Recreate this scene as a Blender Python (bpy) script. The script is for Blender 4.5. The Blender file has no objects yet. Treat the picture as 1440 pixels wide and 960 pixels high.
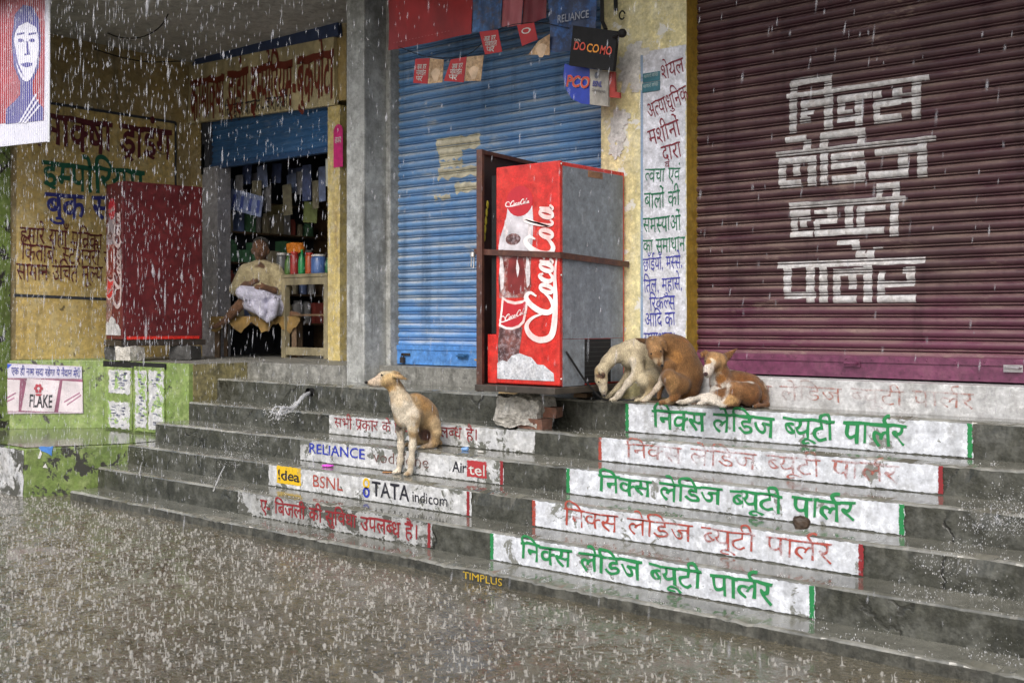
import bpy, bmesh, math, random
import numpy as np
from mathutils import Vector, Matrix
random.seed(7); RNG = np.random.default_rng(7)
S = bpy.context.scene
COL = S.collection

# ------------------------------------------------------------------ camera, world, sun, exposure
H = 1.437                      # eye height above the flooded street
F = 1570.0                     # focal length in photo pixels (1440 wide)
HV = 450.0                     # horizon row
YAW = math.radians(40.2)
FW = Vector((-math.sin(YAW), math.cos(YAW), 0)); RT = Vector((math.cos(YAW), math.sin(YAW), 0)); UP = Vector((0, 0, 1))
CAM = Vector((0, 0, H))
cd = bpy.data.cameras.new("camera"); cam = bpy.data.objects.new("camera", cd); COL.objects.link(cam)
cam.location = CAM; cam.rotation_euler = (math.radians(90), 0, YAW)
cd.sensor_width = 36; cd.lens = F / 1440 * 36; cd.shift_y = -(480 - HV) / 1440
cd.clip_start = .1; cd.clip_end = 1200
cd.dof.use_dof = True; cd.dof.focus_distance = 7.2; cd.dof.aperture_fstop = 4.0
S.camera = cam
wd = bpy.data.worlds.new("World"); S.world = wd; wd.use_nodes = True
nt = wd.node_tree; nt.nodes.clear()
sky = nt.nodes.new("ShaderNodeTexSky"); sky.sky_type = 'NISHITA'; sky.sun_disc = False
SUN_EL, SUN_AZ = math.radians(44), math.radians(155)
sky.sun_elevation = SUN_EL; sky.sun_rotation = SUN_AZ; sky.dust_density = 4; sky.ozone_density = .6
hs = nt.nodes.new("ShaderNodeHueSaturation"); hs.inputs['Saturation'].default_value = .8
bg = nt.nodes.new("ShaderNodeBackground"); bg.inputs[1].default_value = .14
wo = nt.nodes.new("ShaderNodeOutputWorld")
nt.links.new(sky.outputs[0], hs.inputs['Color']); nt.links.new(hs.outputs[0], bg.inputs[0]); nt.links.new(bg.outputs[0], wo.inputs[0])
sl = bpy.data.lights.new("sun", 'SUN'); sl.energy = 1.3; sl.angle = math.radians(40); sl.color = (1, .975, .94)
so = bpy.data.objects.new("sun", sl); COL.objects.link(so)
sd = Vector((math.sin(SUN_AZ) * math.cos(SUN_EL), math.cos(SUN_AZ) * math.cos(SUN_EL), math.sin(SUN_EL)))
so.rotation_euler = sd.to_track_quat('Z', 'Y').to_euler(); so.location = (0, -3, 8)
S.view_settings.view_transform = 'Standard'; S.view_settings.look = 'None'
S.view_settings.exposure = 0.74; S.view_settings.gamma = 1

# ------------------------------------------------------------------ photo measurements -> world points
def ray(u, v): return FW + RT * ((u - 720) / F) + UP * ((HV - v) / F)
def W(u, v, D): return CAM + ray(u, v) * D
def atY(u, v, Y): r = ray(u, v); return CAM + r * (Y / r.y)
def atX(u, v, X): r = ray(u, v); return CAM + r * (X / r.x)
def atZ(u, v, Z): r = ray(u, v); return CAM + r * ((Z - H) / r.z)
def xat(u, Y): return atY(u, 450, Y).x

# ------------------------------------------------------------------ materials
MATS = {}
def srgb(r, g, b):
    f = lambda c: (c / 255 / 12.92) if c / 255 <= .04045 else ((c / 255 + .055) / 1.055) ** 2.4
    return (f(r), f(g), f(b))
class NT:
    def __init__(s, name):
        s.m = bpy.data.materials.new(name); s.m.use_nodes = True; s.t = s.m.node_tree; s.t.nodes.clear()
        s.out = s.n("ShaderNodeOutputMaterial"); s.co = s.n("ShaderNodeTexCoord").outputs['Object']
    def n(s, typ, **kw):
        o = s.t.nodes.new(typ)
        for k, v in kw.items(): setattr(o, k, v)
        return o
    def l(s, a, b): s.t.links.new(a, b)
    def noise(s, scale, detail=4, rough=.6, sc=(1, 1, 1), loc=(0, 0, 0), dist=0):
        mp = s.n("ShaderNodeMapping"); mp.inputs['Scale'].default_value = sc; mp.inputs['Location'].default_value = loc
        s.l(s.co, mp.inputs[0]); t = s.n("ShaderNodeTexNoise"); s.l(mp.outputs[0], t.inputs['Vector'])
        t.inputs['Scale'].default_value = scale; t.inputs['Detail'].default_value = detail
        t.inputs['Roughness'].default_value = rough; t.inputs['Distortion'].default_value = dist
        return t.outputs['Fac']
    def ramp(s, fac, a, b, va=0., vb=1.):
        m = s.n("ShaderNodeMapRange"); m.inputs[1].default_value = a; m.inputs[2].default_value = b
        m.inputs[3].default_value = va; m.inputs[4].default_value = vb; s.l(fac, m.inputs[0]); return m.outputs[0]
    def mix(s, fac, a, b, mode='MIX'):
        m = s.n("ShaderNodeMix", data_type='RGBA', blend_type=mode)
        if isinstance(fac, (int, float)): m.inputs[0].default_value = fac
        else: s.l(fac, m.inputs[0])
        for k, c in ((6, a), (7, b)):
            if isinstance(c, tuple): m.inputs[k].default_value = (*c[:3], 1)
            else: s.l(c, m.inputs[k])
        return m.outputs[2]
    def math(s, op, a, b=0.):
        m = s.n("ShaderNodeMath", operation=op)
        for k, c in ((0, a), (1, b)):
            if isinstance(c, (int, float)): m.inputs[k].default_value = c
            else: s.l(c, m.inputs[k])
        return m.outputs[0]
    def bsdf(s, color, rough=.6, bump=None, bstr=.3, bdist=.01, metal=0., spec=.5, alpha=None, coat=None):
        p = s.n("ShaderNodeBsdfPrincipled")
        for key, c in (('Base Color', color), ('Roughness', rough), ('Alpha', alpha), ('Coat Weight', coat)):
            if c is None: continue
            if isinstance(c, tuple): p.inputs[key].default_value = (*c[:3], 1)
            elif isinstance(c, (int, float)): p.inputs[key].default_value = c
            else: s.l(c, p.inputs[key])
        p.inputs['Metallic'].default_value = metal; p.inputs['Specular IOR Level'].default_value = spec
        if coat is not None: p.inputs['Coat Roughness'].default_value = .06
        if bump is not None:
            b = s.n("ShaderNodeBump"); b.inputs['Strength'].default_value = bstr; b.inputs['Distance'].default_value = bdist
            s.l(bump, b.inputs['Height']); s.l(b.outputs[0], p.inputs['Normal'])
        s.l(p.outputs[0], s.out.inputs[0]); s.p = p
        return s.m

def plain(name, c, rough=.5, var=.25, scale=20, metal=0., bstr=.1, spec=.5, dirt=.0, dirtcol=(.05, .045, .035)):
    if name in MATS: return MATS[name]
    t = NT(name); n = t.noise(scale, 5)
    k = t.ramp(n, .3, .7, 1 - var, 1 + var * .6)
    cb = t.n("ShaderNodeCombineColor"); [t.l(k, cb.inputs[i]) for i in range(3)]
    c2 = t.mix(1., c, cb.outputs[0], 'MULTIPLY')
    if dirt:
        d = t.ramp(t.noise(4, 7, .7, (1, 1, .35)), .5 - dirt * .3, .75, 0, .85); c2 = t.mix(d, c2, dirtcol)
    MATS[name] = t.bsdf(c2, rough, n, bstr, .004, metal, spec); return MATS[name]

def grime(name, a, b, c, scale=2.0, streak=.4, streakcol=(.03, .03, .025), rough=(.35, .75), bstr=.35, seed=0, chips=0, chipcol=(.1, .1, .09), lo=.0, fine=45, cracks=0.):
    """plaster, concrete and paint: three tones blotched together, rain streaks, chips"""
    if name in MATS: return MATS[name]
    t = NT(name); L = (seed * 3.1, seed * 1.7, seed)
    n1 = t.noise(scale, 6, .65, loc=L); n2 = t.noise(scale * 4.3, 6, .7, loc=L); n3 = t.noise(fine, 4, .6, loc=L)
    col = t.mix(t.ramp(n1, .36, .62), a, b); col = t.mix(t.ramp(n2, .48, .68), col, c)
    if streak:
        st = t.noise(9, 5, .65, (1, 1, .09), L); st2 = t.noise(1.3, 3, .5, loc=L)
        col = t.mix(t.math('MULTIPLY', t.ramp(st, .5, .72, 0, streak), t.ramp(st2, .35, .6)), col, streakcol)
    col = t.mix(t.ramp(n3, .3, .75, .28, 0), col, (.01, .01, .008))
    n5 = t.noise(17, 8, .75, loc=L); col = t.mix(t.ramp(n5, .52, .66, 0, .55), col, tuple(x * 1.7 for x in b)); col = t.mix(t.ramp(n5, .48, .36, 0, .6), col, tuple(x * .35 for x in a))
    h = t.math('ADD', t.math('MULTIPLY', n2, .7), t.math('MULTIPLY', n3, .4))
    if cracks:
        mp = t.n("ShaderNodeMapping"); t.l(t.co, mp.inputs[0]); wv = t.n("ShaderNodeTexNoise"); wv.inputs['Scale'].default_value = 3.; wv.inputs['Detail'].default_value = 6
        t.l(t.co, wv.inputs['Vector']); va = t.n("ShaderNodeVectorMath", operation='SCALE'); va.inputs['Scale'].default_value = .5; t.l(wv.outputs['Color'], va.inputs[0])
        vb = t.n("ShaderNodeVectorMath", operation='ADD'); t.l(mp.outputs[0], vb.inputs[0]); t.l(va.outputs[0], vb.inputs[1])
        vo = t.n("ShaderNodeTexVoronoi", feature='DISTANCE_TO_EDGE'); vo.inputs['Scale'].default_value = 1.1; t.l(vb.outputs[0], vo.inputs['Vector'])
        ck = t.math('MULTIPLY', t.ramp(vo.outputs['Distance'], .004, .013, cracks, 0), t.ramp(n1, .42, .55)); col = t.mix(ck, col, (.008, .008, .006)); h = t.math('SUBTRACT', h, t.math('MULTIPLY', ck, .6))
    if chips:
        cn = t.noise(5.5, 8, .72, loc=L, dist=.4); ck = t.ramp(cn, .66 - chips * .2, .675 - chips * .2)
        col = t.mix(ck, col, chipcol); h = t.math('SUBTRACT', h, t.math('MULTIPLY', ck, .3))
    MATS[name] = t.bsdf(col, t.ramp(n2, .3, .7, rough[0], rough[1]), h, bstr, .012); return MATS[name]

def wet(name, a, b, seed=0):
    """concrete under a film of rain water"""
    t = NT(name); L = (seed, seed * 2, 0)
    n1 = t.noise(2.2, 6, .65, loc=L); n2 = t.noise(14, 5, .65, loc=L); n3 = t.noise(75, 3, .5, loc=L)
    col = t.mix(t.ramp(n1, .35, .65), a, b); col = t.mix(t.ramp(n2, .5, .75, 0, .5), col, (.03, .03, .025))
    h = t.math('ADD', t.math('MULTIPLY', n2, .25), t.math('MULTIPLY', n3, .3))
    MATS[name] = t.bsdf(col, t.ramp(n1, .35, .7, .04, .22), h, .16, .004, spec=.75); return MATS[name]

def paint(name, c, fade=.0, rough=.55, under=(.55, .55, .53)):
    """hand painted letters, worn where fade > 0"""
    if name in MATS: return MATS[name]
    t = NT(name); n = t.noise(38, 6, .7); n2 = t.noise(6, 4, .6)
    col = t.mix(t.ramp(n, .35, .7, 0, .25), c, tuple(x * .5 for x in c))
    al = None
    if fade: al = t.ramp(t.math('ADD', t.math('MULTIPLY', n, .6), t.math('MULTIPLY', n2, .6)), .74 - fade * .2, .90 - fade * .2, 1 - fade * .15, .12)
    MATS[name] = t.bsdf(col, rough, alpha=al); return MATS[name]

M_step = grime('stair_riser_concrete', (.030, .031, .023), (.052, .053, .043), (.105, .108, .095), 2.0, .85, (.008, .009, .006), (.15, .55), .6, 1, cracks=.9)
M_tread = wet('stair_tread_wet', (.085, .085, .068), (.17, .168, .142))
M_nose = wet('worn_wet_nosing', (.07, .07, .058), (.26, .26, .235), 7)
M_curb = grime('kerb_concrete', (.03, .03, .025), (.06, .06, .05), (.1, .1, .085), 3, .6, (.012, .012, .01), (.15, .5), .6, 4)
M_white = grime('whitewash', (.60, .63, .69), (.54, .57, .62), (.44, .455, .48), 2.1, .5, (.2, .2, .18), (.3, .6), .2, 2, .35, (.16, .165, .15))
M_white2 = grime('whitewash_worn', (.58, .60, .63), (.48, .49, .5), (.34, .345, .33), 2.4, .7, (.09, .09, .075), (.3, .6), .25, 3, .52, (.11, .115, .1))
M_ochre = grime('ochre_plaster', (.62, .47, .19), (.54, .39, .13), (.66, .55, .30), 1.6, .8, (.06, .042, .015), (.6, .9), .3, 5, .1, (.13, .1, .05))
M_ochre2 = grime('ochre_upper_plaster', (.42, .31, .12), (.28, .22, .11), (.5, .42, .27), 1.3, .7, (.04, .035, .02), (.6, .9), .35, 6)
M_cream = grime('cream_wall_paint', (.70, .65, .38), (.64, .57, .30), (.74, .70, .48), 1.8, .55, (.16, .11, .03), (.5, .8), .2, 7, .45, (.62, .62, .58))
M_olive = grime('mustard_paint', (.34, .22, .03), (.28, .17, .02), (.38, .27, .06), 2.5, .4, (.1, .06, .01), (.4, .7), .2, 8)
M_grey = grime('pillar_plaster', (.36, .37, .36), (.24, .25, .24), (.52, .54, .54), 1.7, .95, (.06, .06, .055), (.5, .85), .35, 9)
M_ceil = grime('ceiling_plaster', (.5, .49, .48), (.36, .35, .33), (.6, .6, .6), 1.2, .1, (.1, .1, .09), (.7, .9), .3, 10)
M_conc = grime('ledge_concrete', (.12, .122, .11), (.2, .2, .185), (.3, .3, .28), 2.2, .8, (.035, .034, .025), (.3, .7), .4, 11)
M_mossy = grime('mossy_concrete', (.17, .15, .06), (.27, .24, .12), (.07, .07, .05), 3.2, .6, (.03, .03, .02), (.4, .8), .5, 12)
M_green = grime('lime_green_paint', (.21, .30, .085), (.14, .21, .055), (.31, .38, .16), 2.0, .95, (.06, .08, .02), (.35, .65), .25, 13, .3, (.035, .035, .03))
M_green2 = grime('lime_green_chipped', (.165, .24, .055), (.095, .145, .035), (.26, .33, .12), 2.2, .95, (.05, .06, .02), (.3, .6), .3, 14, .62, (.025, .025, .02))
M_dirtywhite = grime('dirty_whitewash', (.55, .57, .6), (.4, .4, .4), (.12, .12, .1), 3.2, .9, (.03, .03, .025), (.3, .6), .3, 15, .7, (.06, .06, .05))
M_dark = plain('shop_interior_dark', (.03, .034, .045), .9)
M_wood = plain('old_wood', (.12, .075, .04), .7, .5, 12)
M_creamwood = plain('cream_painted_wood', (.55, .47, .27), .55, .3, 10, dirt=.4)
M_postgrey = grime('grey_channel_paint', (.34, .34, .37), (.27, .27, .3), (.4, .4, .43), 3, .5, (.12, .1, .08), (.4, .7), .2, 16)
M_rust = grime('rusty_brown_steel', (.085, .03, .02), (.06, .022, .016), (.13, .055, .03), 4, .4, (.03, .015, .01), (.35, .65), .25, 17)
M_iron = plain('dark_iron', (.05, .04, .035), .5, .4, 30, .5)
M_red = grime('cooler_red_paint', (.56, .028, .02), (.50, .022, .018), (.6, .05, .035), 2, .3, (.2, .02, .015), (.22, .4), .06, 18)
M_redold = grime('old_red_paint', (.105, .008, .012), (.075, .007, .011), (.135, .011, .014), 2, .5, (.05, .006, .008), (.35, .6), .12, 19)
M_greymetal = grime('grey_sheet_metal', (.185, .21, .245), (.16, .185, .215), (.23, .26, .295), 2.2, .6, (.11, .125, .145), (.3, .5), .1, 20)
M_black = plain('black_rubber', (.012, .012, .013), .65, spec=.25)
M_blackgloss = plain('black_gloss', (.012, .012, .013), .15, .1)
M_offwhite = plain('paper_white', (.62, .62, .6), .7, .15, 14, dirt=.25, dirtcol=(.2, .2, .18))
M_bluecurt = plain('blue_print', (.03, .09, .32), .5, .3, 8)
M_brick = plain('fired_brick', (.24, .1, .06), .8, .5, 25, bstr=.4, dirt=.4, dirtcol=(.12, .11, .1))
M_rubble = grime('broken_concrete', (.46, .44, .40), (.58, .56, .52), (.26, .25, .22), 9, .0, rough=(.7, .95), bstr=.9, seed=21, fine=80)

# ------------------------------------------------------------------ object helpers
def thing(name, label, cat, loc, group=None):
    o = bpy.data.objects.new(name, None); COL.objects.link(o); o.location = loc; o.empty_display_size = .1
    o['label'] = label; o['category'] = cat
    if group: o['group'] = group
    return o
def tag(o, label, cat, group=None):
    o['label'] = label; o['category'] = cat
    if group: o['group'] = group
    return o
def wloc(o):
    p = Vector((0, 0, 0))
    while o is not None: p += o.location; o = o.parent
    return p
def link(name, me, parent=None):
    """mesh data are in world coordinates; a parented part cancels its parents' offset"""
    o = bpy.data.objects.new(name, me); COL.objects.link(o)
    if parent is not None: o.parent = parent; o.location = -wloc(parent)
    return o
class MB:
    def __init__(s): s.v = []; s.f = []; s.mi = []; s.cur = 0
    def add(s, vs, fs):
        b = len(s.v); s.v += [tuple(v) for v in vs]; s.f += [tuple(i + b for i in f) for f in fs]; s.mi += [s.cur] * len(fs)
        return s
    def quad(s, a, b, c, d): return s.add([a, b, c, d], [(0, 1, 2, 3)])
    def hexa(s, p):        # 8 points: bottom 4 ccw, top 4 ccw
        return s.add(p, [(0, 3, 2, 1), (4, 5, 6, 7), (0, 1, 5, 4), (1, 2, 6, 5), (2, 3, 7, 6), (3, 0, 4, 7)])
    def box(s, x0, x1, y0, y1, z0, z1):
        return s.hexa([(x0, y0, z0), (x1, y0, z0), (x1, y1, z0), (x0, y1, z0), (x0, y0, z1), (x1, y0, z1), (x1, y1, z1), (x0, y1, z1)])
    def obox(s, c, ex, ey, ez):
        c = Vector(c); ex, ey, ez = Vector(ex), Vector(ey), Vector(ez)
        q = [c - ex - ey, c + ex - ey, c + ex + ey, c - ex + ey]
        return s.hexa([p - ez for p in q] + [p + ez for p in q])
    def slab(s, pts, off):  # polygon extruded by off
        n = len(pts); pts = [Vector(p) for p in pts]; o = Vector(off)
        return s.add(pts + [p + o for p in pts], [tuple(range(n)), tuple(range(2 * n - 1, n - 1, -1))] + [(i, i + n, (i + 1) % n + n, (i + 1) % n) for i in range(n)])
    def tube(s, path, r, seg=8, caps=True):
        path = [Vector(p) for p in path]; n = len(path); rr = r if isinstance(r, (list, tuple)) else [r] * n
        vs = []; fs = []
        ref = Vector((.3, .2, .93))
        for i, p in enumerate(path):
            d = (path[min(i + 1, n - 1)] - path[max(i - 1, 0)]).normalized()
            a = d.cross(ref).normalized() if abs(d.dot(ref)) < .98 else d.cross(Vector((1, 0, 0))).normalized(); b = d.cross(a)
            for k in range(seg):
                th = 2 * math.pi * k / seg; vs.append(p + (a * math.cos(th) + b * math.sin(th)) * rr[i])
        for i in range(n - 1):
            for k in range(seg): fs.append((i * seg + k, i * seg + (k + 1) % seg, (i + 1) * seg + (k + 1) % seg, (i + 1) * seg + k))
        if caps: fs += [tuple(range(seg - 1, -1, -1)), tuple((n - 1) * seg + k for k in range(seg))]
        return s.add(vs, fs)
    def lathe(s, c, prof, seg=16):   # prof: (r, z)
        c = Vector(c); vs = []; n = len(prof)
        for r, z in prof:
            for k in range(seg): th = 2 * math.pi * k / seg; vs.append(c + Vector((r * math.cos(th), r * math.sin(th), z)))
        fs = [(i * seg + k, i * seg + (k + 1) % seg, (i + 1) * seg + (k + 1) % seg, (i + 1) * seg + k) for i in range(n - 1) for k in range(seg)]
        fs += [tuple(range(seg - 1, -1, -1)), tuple((n - 1) * seg + k for k in range(seg))]
        return s.add(vs, fs)
    def ball(s, c, r, seg=8, rings=5):
        c = Vector(c); rx, ry, rz = r if isinstance(r, (tuple, list)) else (r, r, r)
        vs = [c + Vector((0, 0, -rz))]
        for i in range(1, rings):
            ph = math.pi * i / rings - math.pi / 2
            for k in range(seg): th = 2 * math.pi * k / seg; vs.append(c + Vector((rx * math.cos(ph) * math.cos(th), ry * math.cos(ph) * math.sin(th), rz * math.sin(ph))))
        vs.append(c + Vector((0, 0, rz))); top = len(vs) - 1; fs = []
        for k in range(seg): fs.append((0, 1 + (k + 1) % seg, 1 + k)); fs.append((top, top - seg + k, top - seg + (k + 1) % seg))
        for i in range(rings - 2):
            for k in range(seg): a = 1 + i * seg; fs.append((a + k, a + (k + 1) % seg, a + seg + (k + 1) % seg, a + seg + k))
        return s.add(vs, fs)
    def build(s, name, mats, parent=None, smooth=False, bevel=0):
        me = bpy.data.meshes.new(name); me.from_pydata(s.v, [], s.f); me.validate()
        mats = mats if isinstance(mats, (list, tuple)) else [mats]
        for m in mats: me.materials.append(m)
        if len(mats) > 1 and len(me.polygons) == len(s.mi): me.polygons.foreach_set('material_index', s.mi)
        bm = bmesh.new(); bm.from_mesh(me); bmesh.ops.recalc_face_normals(bm, faces=bm.faces)
        if bevel: bmesh.ops.bevel(bm, geom=bm.edges[:], offset=bevel, segments=2, affect='EDGES', profile=.6, clamp_overlap=True)
        bm.to_mesh(me); bm.free()
        if smooth: me.polygons.foreach_set('use_smooth', [True] * len(me.polygons))
        return link(name, me, parent)

def ragged(p00, p10, p11, p01, jit=.006, n=40, seed=0):
    """closed outline of a painted rectangle with an uneven brushed edge (points ccw, world)"""
    r = random.Random(seed); out = []
    cs = [Vector(p) for p in (p00, p10, p11, p01)]; e1 = (cs[1] - cs[0]).normalized(); e2 = (cs[3] - cs[0]).normalized()
    for k in range(4):
        a, b = cs[k], cs[(k + 1) % 4]; m = max(2, int(n * (b - a).length / ((cs[1] - cs[0]).length + (cs[2] - cs[1]).length)))
        for i in range(m): out.append(a.lerp(b, i / m) + e1 * r.uniform(-jit, jit) + e2 * r.uniform(-jit, jit) * .6)
    return out

# ------------------------------------------------------------------ lettering: a small Devanagari setter over the built-in font
_gc = {}
def raw(s, off=0.):
    k = (s, round(off, 3))
    if k in _gc: return _gc[k]
    cu = bpy.data.curves.new("glyph_curve", "FONT"); cu.body = s; cu.offset = off; cu.resolution_u = 3; cu.fill_mode = 'FRONT'
    o = bpy.data.objects.new("glyph_curve", cu); COL.objects.link(o); bpy.context.view_layer.update()
    me = bpy.data.meshes.new_from_object(o.evaluated_get(bpy.context.evaluated_depsgraph_get()))
    V = np.array([v.co[:2] for v in me.vertices]).reshape(-1, 2); Fc = [tuple(p.vertices) for p in me.polygons]
    bpy.data.objects.remove(o); bpy.data.curves.remove(cu); bpy.data.meshes.remove(me)
    _gc[k] = (V, Fc); return _gc[k]
ADV = dict(zip("कखगघचछजटडणतथदधनपफबभमयरलवशषसहअआइईउएओािीोः।", (.762, .818, .563, .591, .634, .701, .742, .504, .577, .723, .570, .642, .520, .615, .555, .568, .771, .571, .703, .598, .580, .409, .678, .556, .680, .578, .676, .531, .764, 1.023, .491, .491, .548, .553, 1.023, .259, .259, .259, .259, .272, .36)))
def clipx(g, x):
    V, Fc = g; bm = bmesh.new(); vs = [bm.verts.new((p[0], p[1], 0)) for p in V]
    for f in Fc:
        try: bm.faces.new([vs[i] for i in f])
        except ValueError: pass
    bmesh.ops.bisect_plane(bm, geom=bm.verts[:] + bm.edges[:] + bm.faces[:], plane_co=(x, 0, 0), plane_no=(1, 0, 0), clear_outer=True)
    bm.verts.index_update(); r = (np.array([v.co[:2] for v in bm.verts]).reshape(-1, 2), [tuple(v.index for v in f.verts) for f in bm.faces]); bm.free(); return r
def stroke2(pts, w):
    """2D ribbon of half width w (or list) along pts"""
    P = np.array(pts, float); n = len(P); ws = np.array(w if isinstance(w, (list, tuple, np.ndarray)) else [w] * n)
    T = np.gradient(P, axis=0); T /= np.linalg.norm(T, axis=1)[:, None] + 1e-9; N = np.stack([-T[:, 1], T[:, 0]], 1)
    V = np.concatenate([P + N * ws[:, None], P - N * ws[:, None]]); return V, [(i, i + 1, n + i + 1, n + i) for i in range(n - 1)]
def crom(pts, m=6):
    P = [np.array(p, float) for p in pts]; P = [2 * P[0] - P[1]] + P + [2 * P[-1] - P[-2]]; out = []
    for i in range(1, len(P) - 2):
        for k in range(m):
            t = k / m; a, b, c, d = P[i - 1:i + 3]
            out.append(.5 * (2 * b + (c - a) * t + (2 * a - 5 * b + 4 * c - d) * t * t + (3 * b - a - 3 * c + d) * t ** 3))
    out.append(P[-2]); return np.array(out)
VIR = '\u094d'
def setdeva(text, off=0.):
    parts = []; x = 0.; w = .04 + off; i = 0; n = len(text); MAT = set("ािीुूेैोंँः")
    def put(g, dx, sc=1., dy=0.): parts.append((g[0] * sc + np.array([dx, dy]), g[1]))
    while i < n:
        ch = text[i]
        if ch == ' ': x += .30; i += 1; continue
        if ch not in ADV or ch == '।':
            g = raw(ch, off); put(g, x); x += ADV.get(ch, (g[0][:, 0].max() if len(g[0]) else .2) + .1); i += 1; continue
        cl = [ch]; i += 1
        while i + 1 < n and text[i] == VIR: cl.append(text[i + 1]); i += 2
        mt = []
        while i < n and text[i] in MAT: mt.append(text[i]); i += 1
        reph = len(cl) > 1 and cl[0] == 'र'
        if reph: cl = cl[1:]
        rak = len(cl) > 1 and cl[-1] == 'र'
        if rak: cl = cl[:-1]
        if 'ि' in mt: put(raw('ि', off), x); x += .259; mt.remove('ि')
        if cl == ['द', 'व']: put(raw('द', off), x); put(raw('व', off), x + .12, .62, -.38); x += ADV['द']
        else:
            for c in cl[:-1]:
                cut = .60 if c in 'कफ' else ADV[c] - .165
                put(clipx(raw(c, off), cut), x); x += cut - .01
            base = cl[-1]; bx = x; put(raw(base, off), x); x += ADV[base]
            if rak:
                if base in 'डट': put(stroke2([(bx + .14, -.2), (bx + .3, -.03), (bx + .46, -.2)], w), 0)
                else: put(stroke2([(bx + ADV[base] - .14, .2), (bx + ADV[base] - .42, .0)], w), 0)
        for m in mt: put(raw(m, off), x); x += ADV.get(m, 0.)
        if reph:
            P = crom([(x - .17, .60), (x - .25, .74), (x - .17, .86), (x - .04, .84)], 4); put(stroke2(P, w), 0)
    return parts, x
def write(name, text, pa, pb, height, mat, parent, n, off=0., wob=.016, deva=True, seed=0, italic=0., part=None):
    """text from pa to pb (top line for Devanagari, base line for Latin), laid on the surface with normal n"""
    if deva: parts, wd_ = setdeva(text, off); y0 = .60; sy = height / .61; xo = 0.
    else:
        g = raw(text, off); xo = g[0][:, 0].min(); wd_ = g[0][:, 0].max() - xo; parts = [g]; y0 = 0.; cap = raw('H', off)[0][:, 1].max(); sy = height / cap
    pa, pb = Vector(pa), Vector(pb); ex = (pb - pa) / wd_; nn = Vector(n)
    ey = nn.cross(ex).normalized() if abs(ex.z) < .9 * ex.length else (UP if abs(ex.z) < .5 else nn.cross(ex).normalized())
    ey = ey if ey.length else UP
    if ey.z < -.1: ey = -ey
    ph = seed * 2.3; mb = MB()
    lr = random.Random(seed * 31 + len(text))
    for q, (V, Fc) in enumerate(parts):
        vs = []; jx, jy, js = lr.uniform(-.015, .015), lr.uniform(-.02, .02), lr.uniform(.92, 1.08)
        for p in V:
            px = p[0] + jx - xo + italic * p[1] + wob * (math.sin(p[1] * 9 + p[0] * 4 + ph) + .6 * math.sin(p[0] * 17 + ph))
            py = y0 + ((p[1] if p[1] > -.02 else -.02 + (p[1] + .02) * .6) - y0) * js + jy + wob * (math.sin(p[0] * 7 + ph * 2) + .5 * math.sin(p[0] * 19 + p[1] * 5))
            vs.append(pa + ex * px + ey * ((py - y0) * sy) + nn * (.0004 * (q % 4)))
        mb.add(vs, Fc)
    return mb.build(name, mat, parent)

NF = Vector((0, -1, 0))      # normal of everything that faces the street
# ------------------------------------------------------------------ ground and water
mb = MB(); mb.box(-250, 250, -250, 250, -.6, -.16)
g = mb.build('ground', plain('street_mud', (.1, .08, .055), .9)); g['kind'] = 'structure'
t = NT('muddy_flood_water')
r1 = t.noise(11, 3, .55, (1, 1, 1)); r2 = t.noise(34, 3, .6, loc=(3, 1, 0)); r3 = t.noise(85, 2, .5); big = t.noise(.9, 4, .6)
def rings(sc, loc):
    mp = t.n("ShaderNodeMapping"); mp.inputs['Location'].default_value = loc; t.l(t.co, mp.inputs[0]); vo = t.n("ShaderNodeTexVoronoi"); vo.inputs['Scale'].default_value = sc; t.l(mp.outputs[0], vo.inputs['Vector'])
    d = vo.outputs['Distance']; wv = t.math('SINE', t.math('MULTIPLY', d, 42.)); return t.math('MULTIPLY', wv, t.ramp(d, .05, .42, 1, 0))
rg_ = t.math('ADD', rings(9, (0, 0, 0)), rings(15, (3.3, 1.7, 0)))
hgt = t.math('ADD', t.math('ADD', t.math('MULTIPLY', r1, .8), t.math('MULTIPLY', r2, .75)), t.math('MULTIPLY', r3, .35))
col = t.mix(t.ramp(big, .35, .65), (.057, .050, .029), (.108, .097, .064)); fo = t.noise(44, 7, .72, (.8, 1, 1), (2, 5, 0), .3); sxw = t.n('ShaderNodeSeparateXYZ'); t.l(t.co, sxw.inputs[0]); fo2 = t.math('ADD', t.noise(1.6, 5, .65), t.ramp(sxw.outputs[0], -8., -1.5, .14, -.12)); col = t.mix(t.math('MULTIPLY', t.ramp(fo, .47, .63, 0, .5), t.ramp(fo2, .38, .60, .1, 1)), col, (.33, .315, .285)); col = t.mix(t.ramp(fo, .44, .34, 0, .6), col, (.035, .029, .018))
hgt = t.math('ADD', hgt, t.math('MULTIPLY', rg_, .22)); t.bsdf(col, .07, hgt, .6, .03, spec=.8, coat=.5); M_water = t.m
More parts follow.
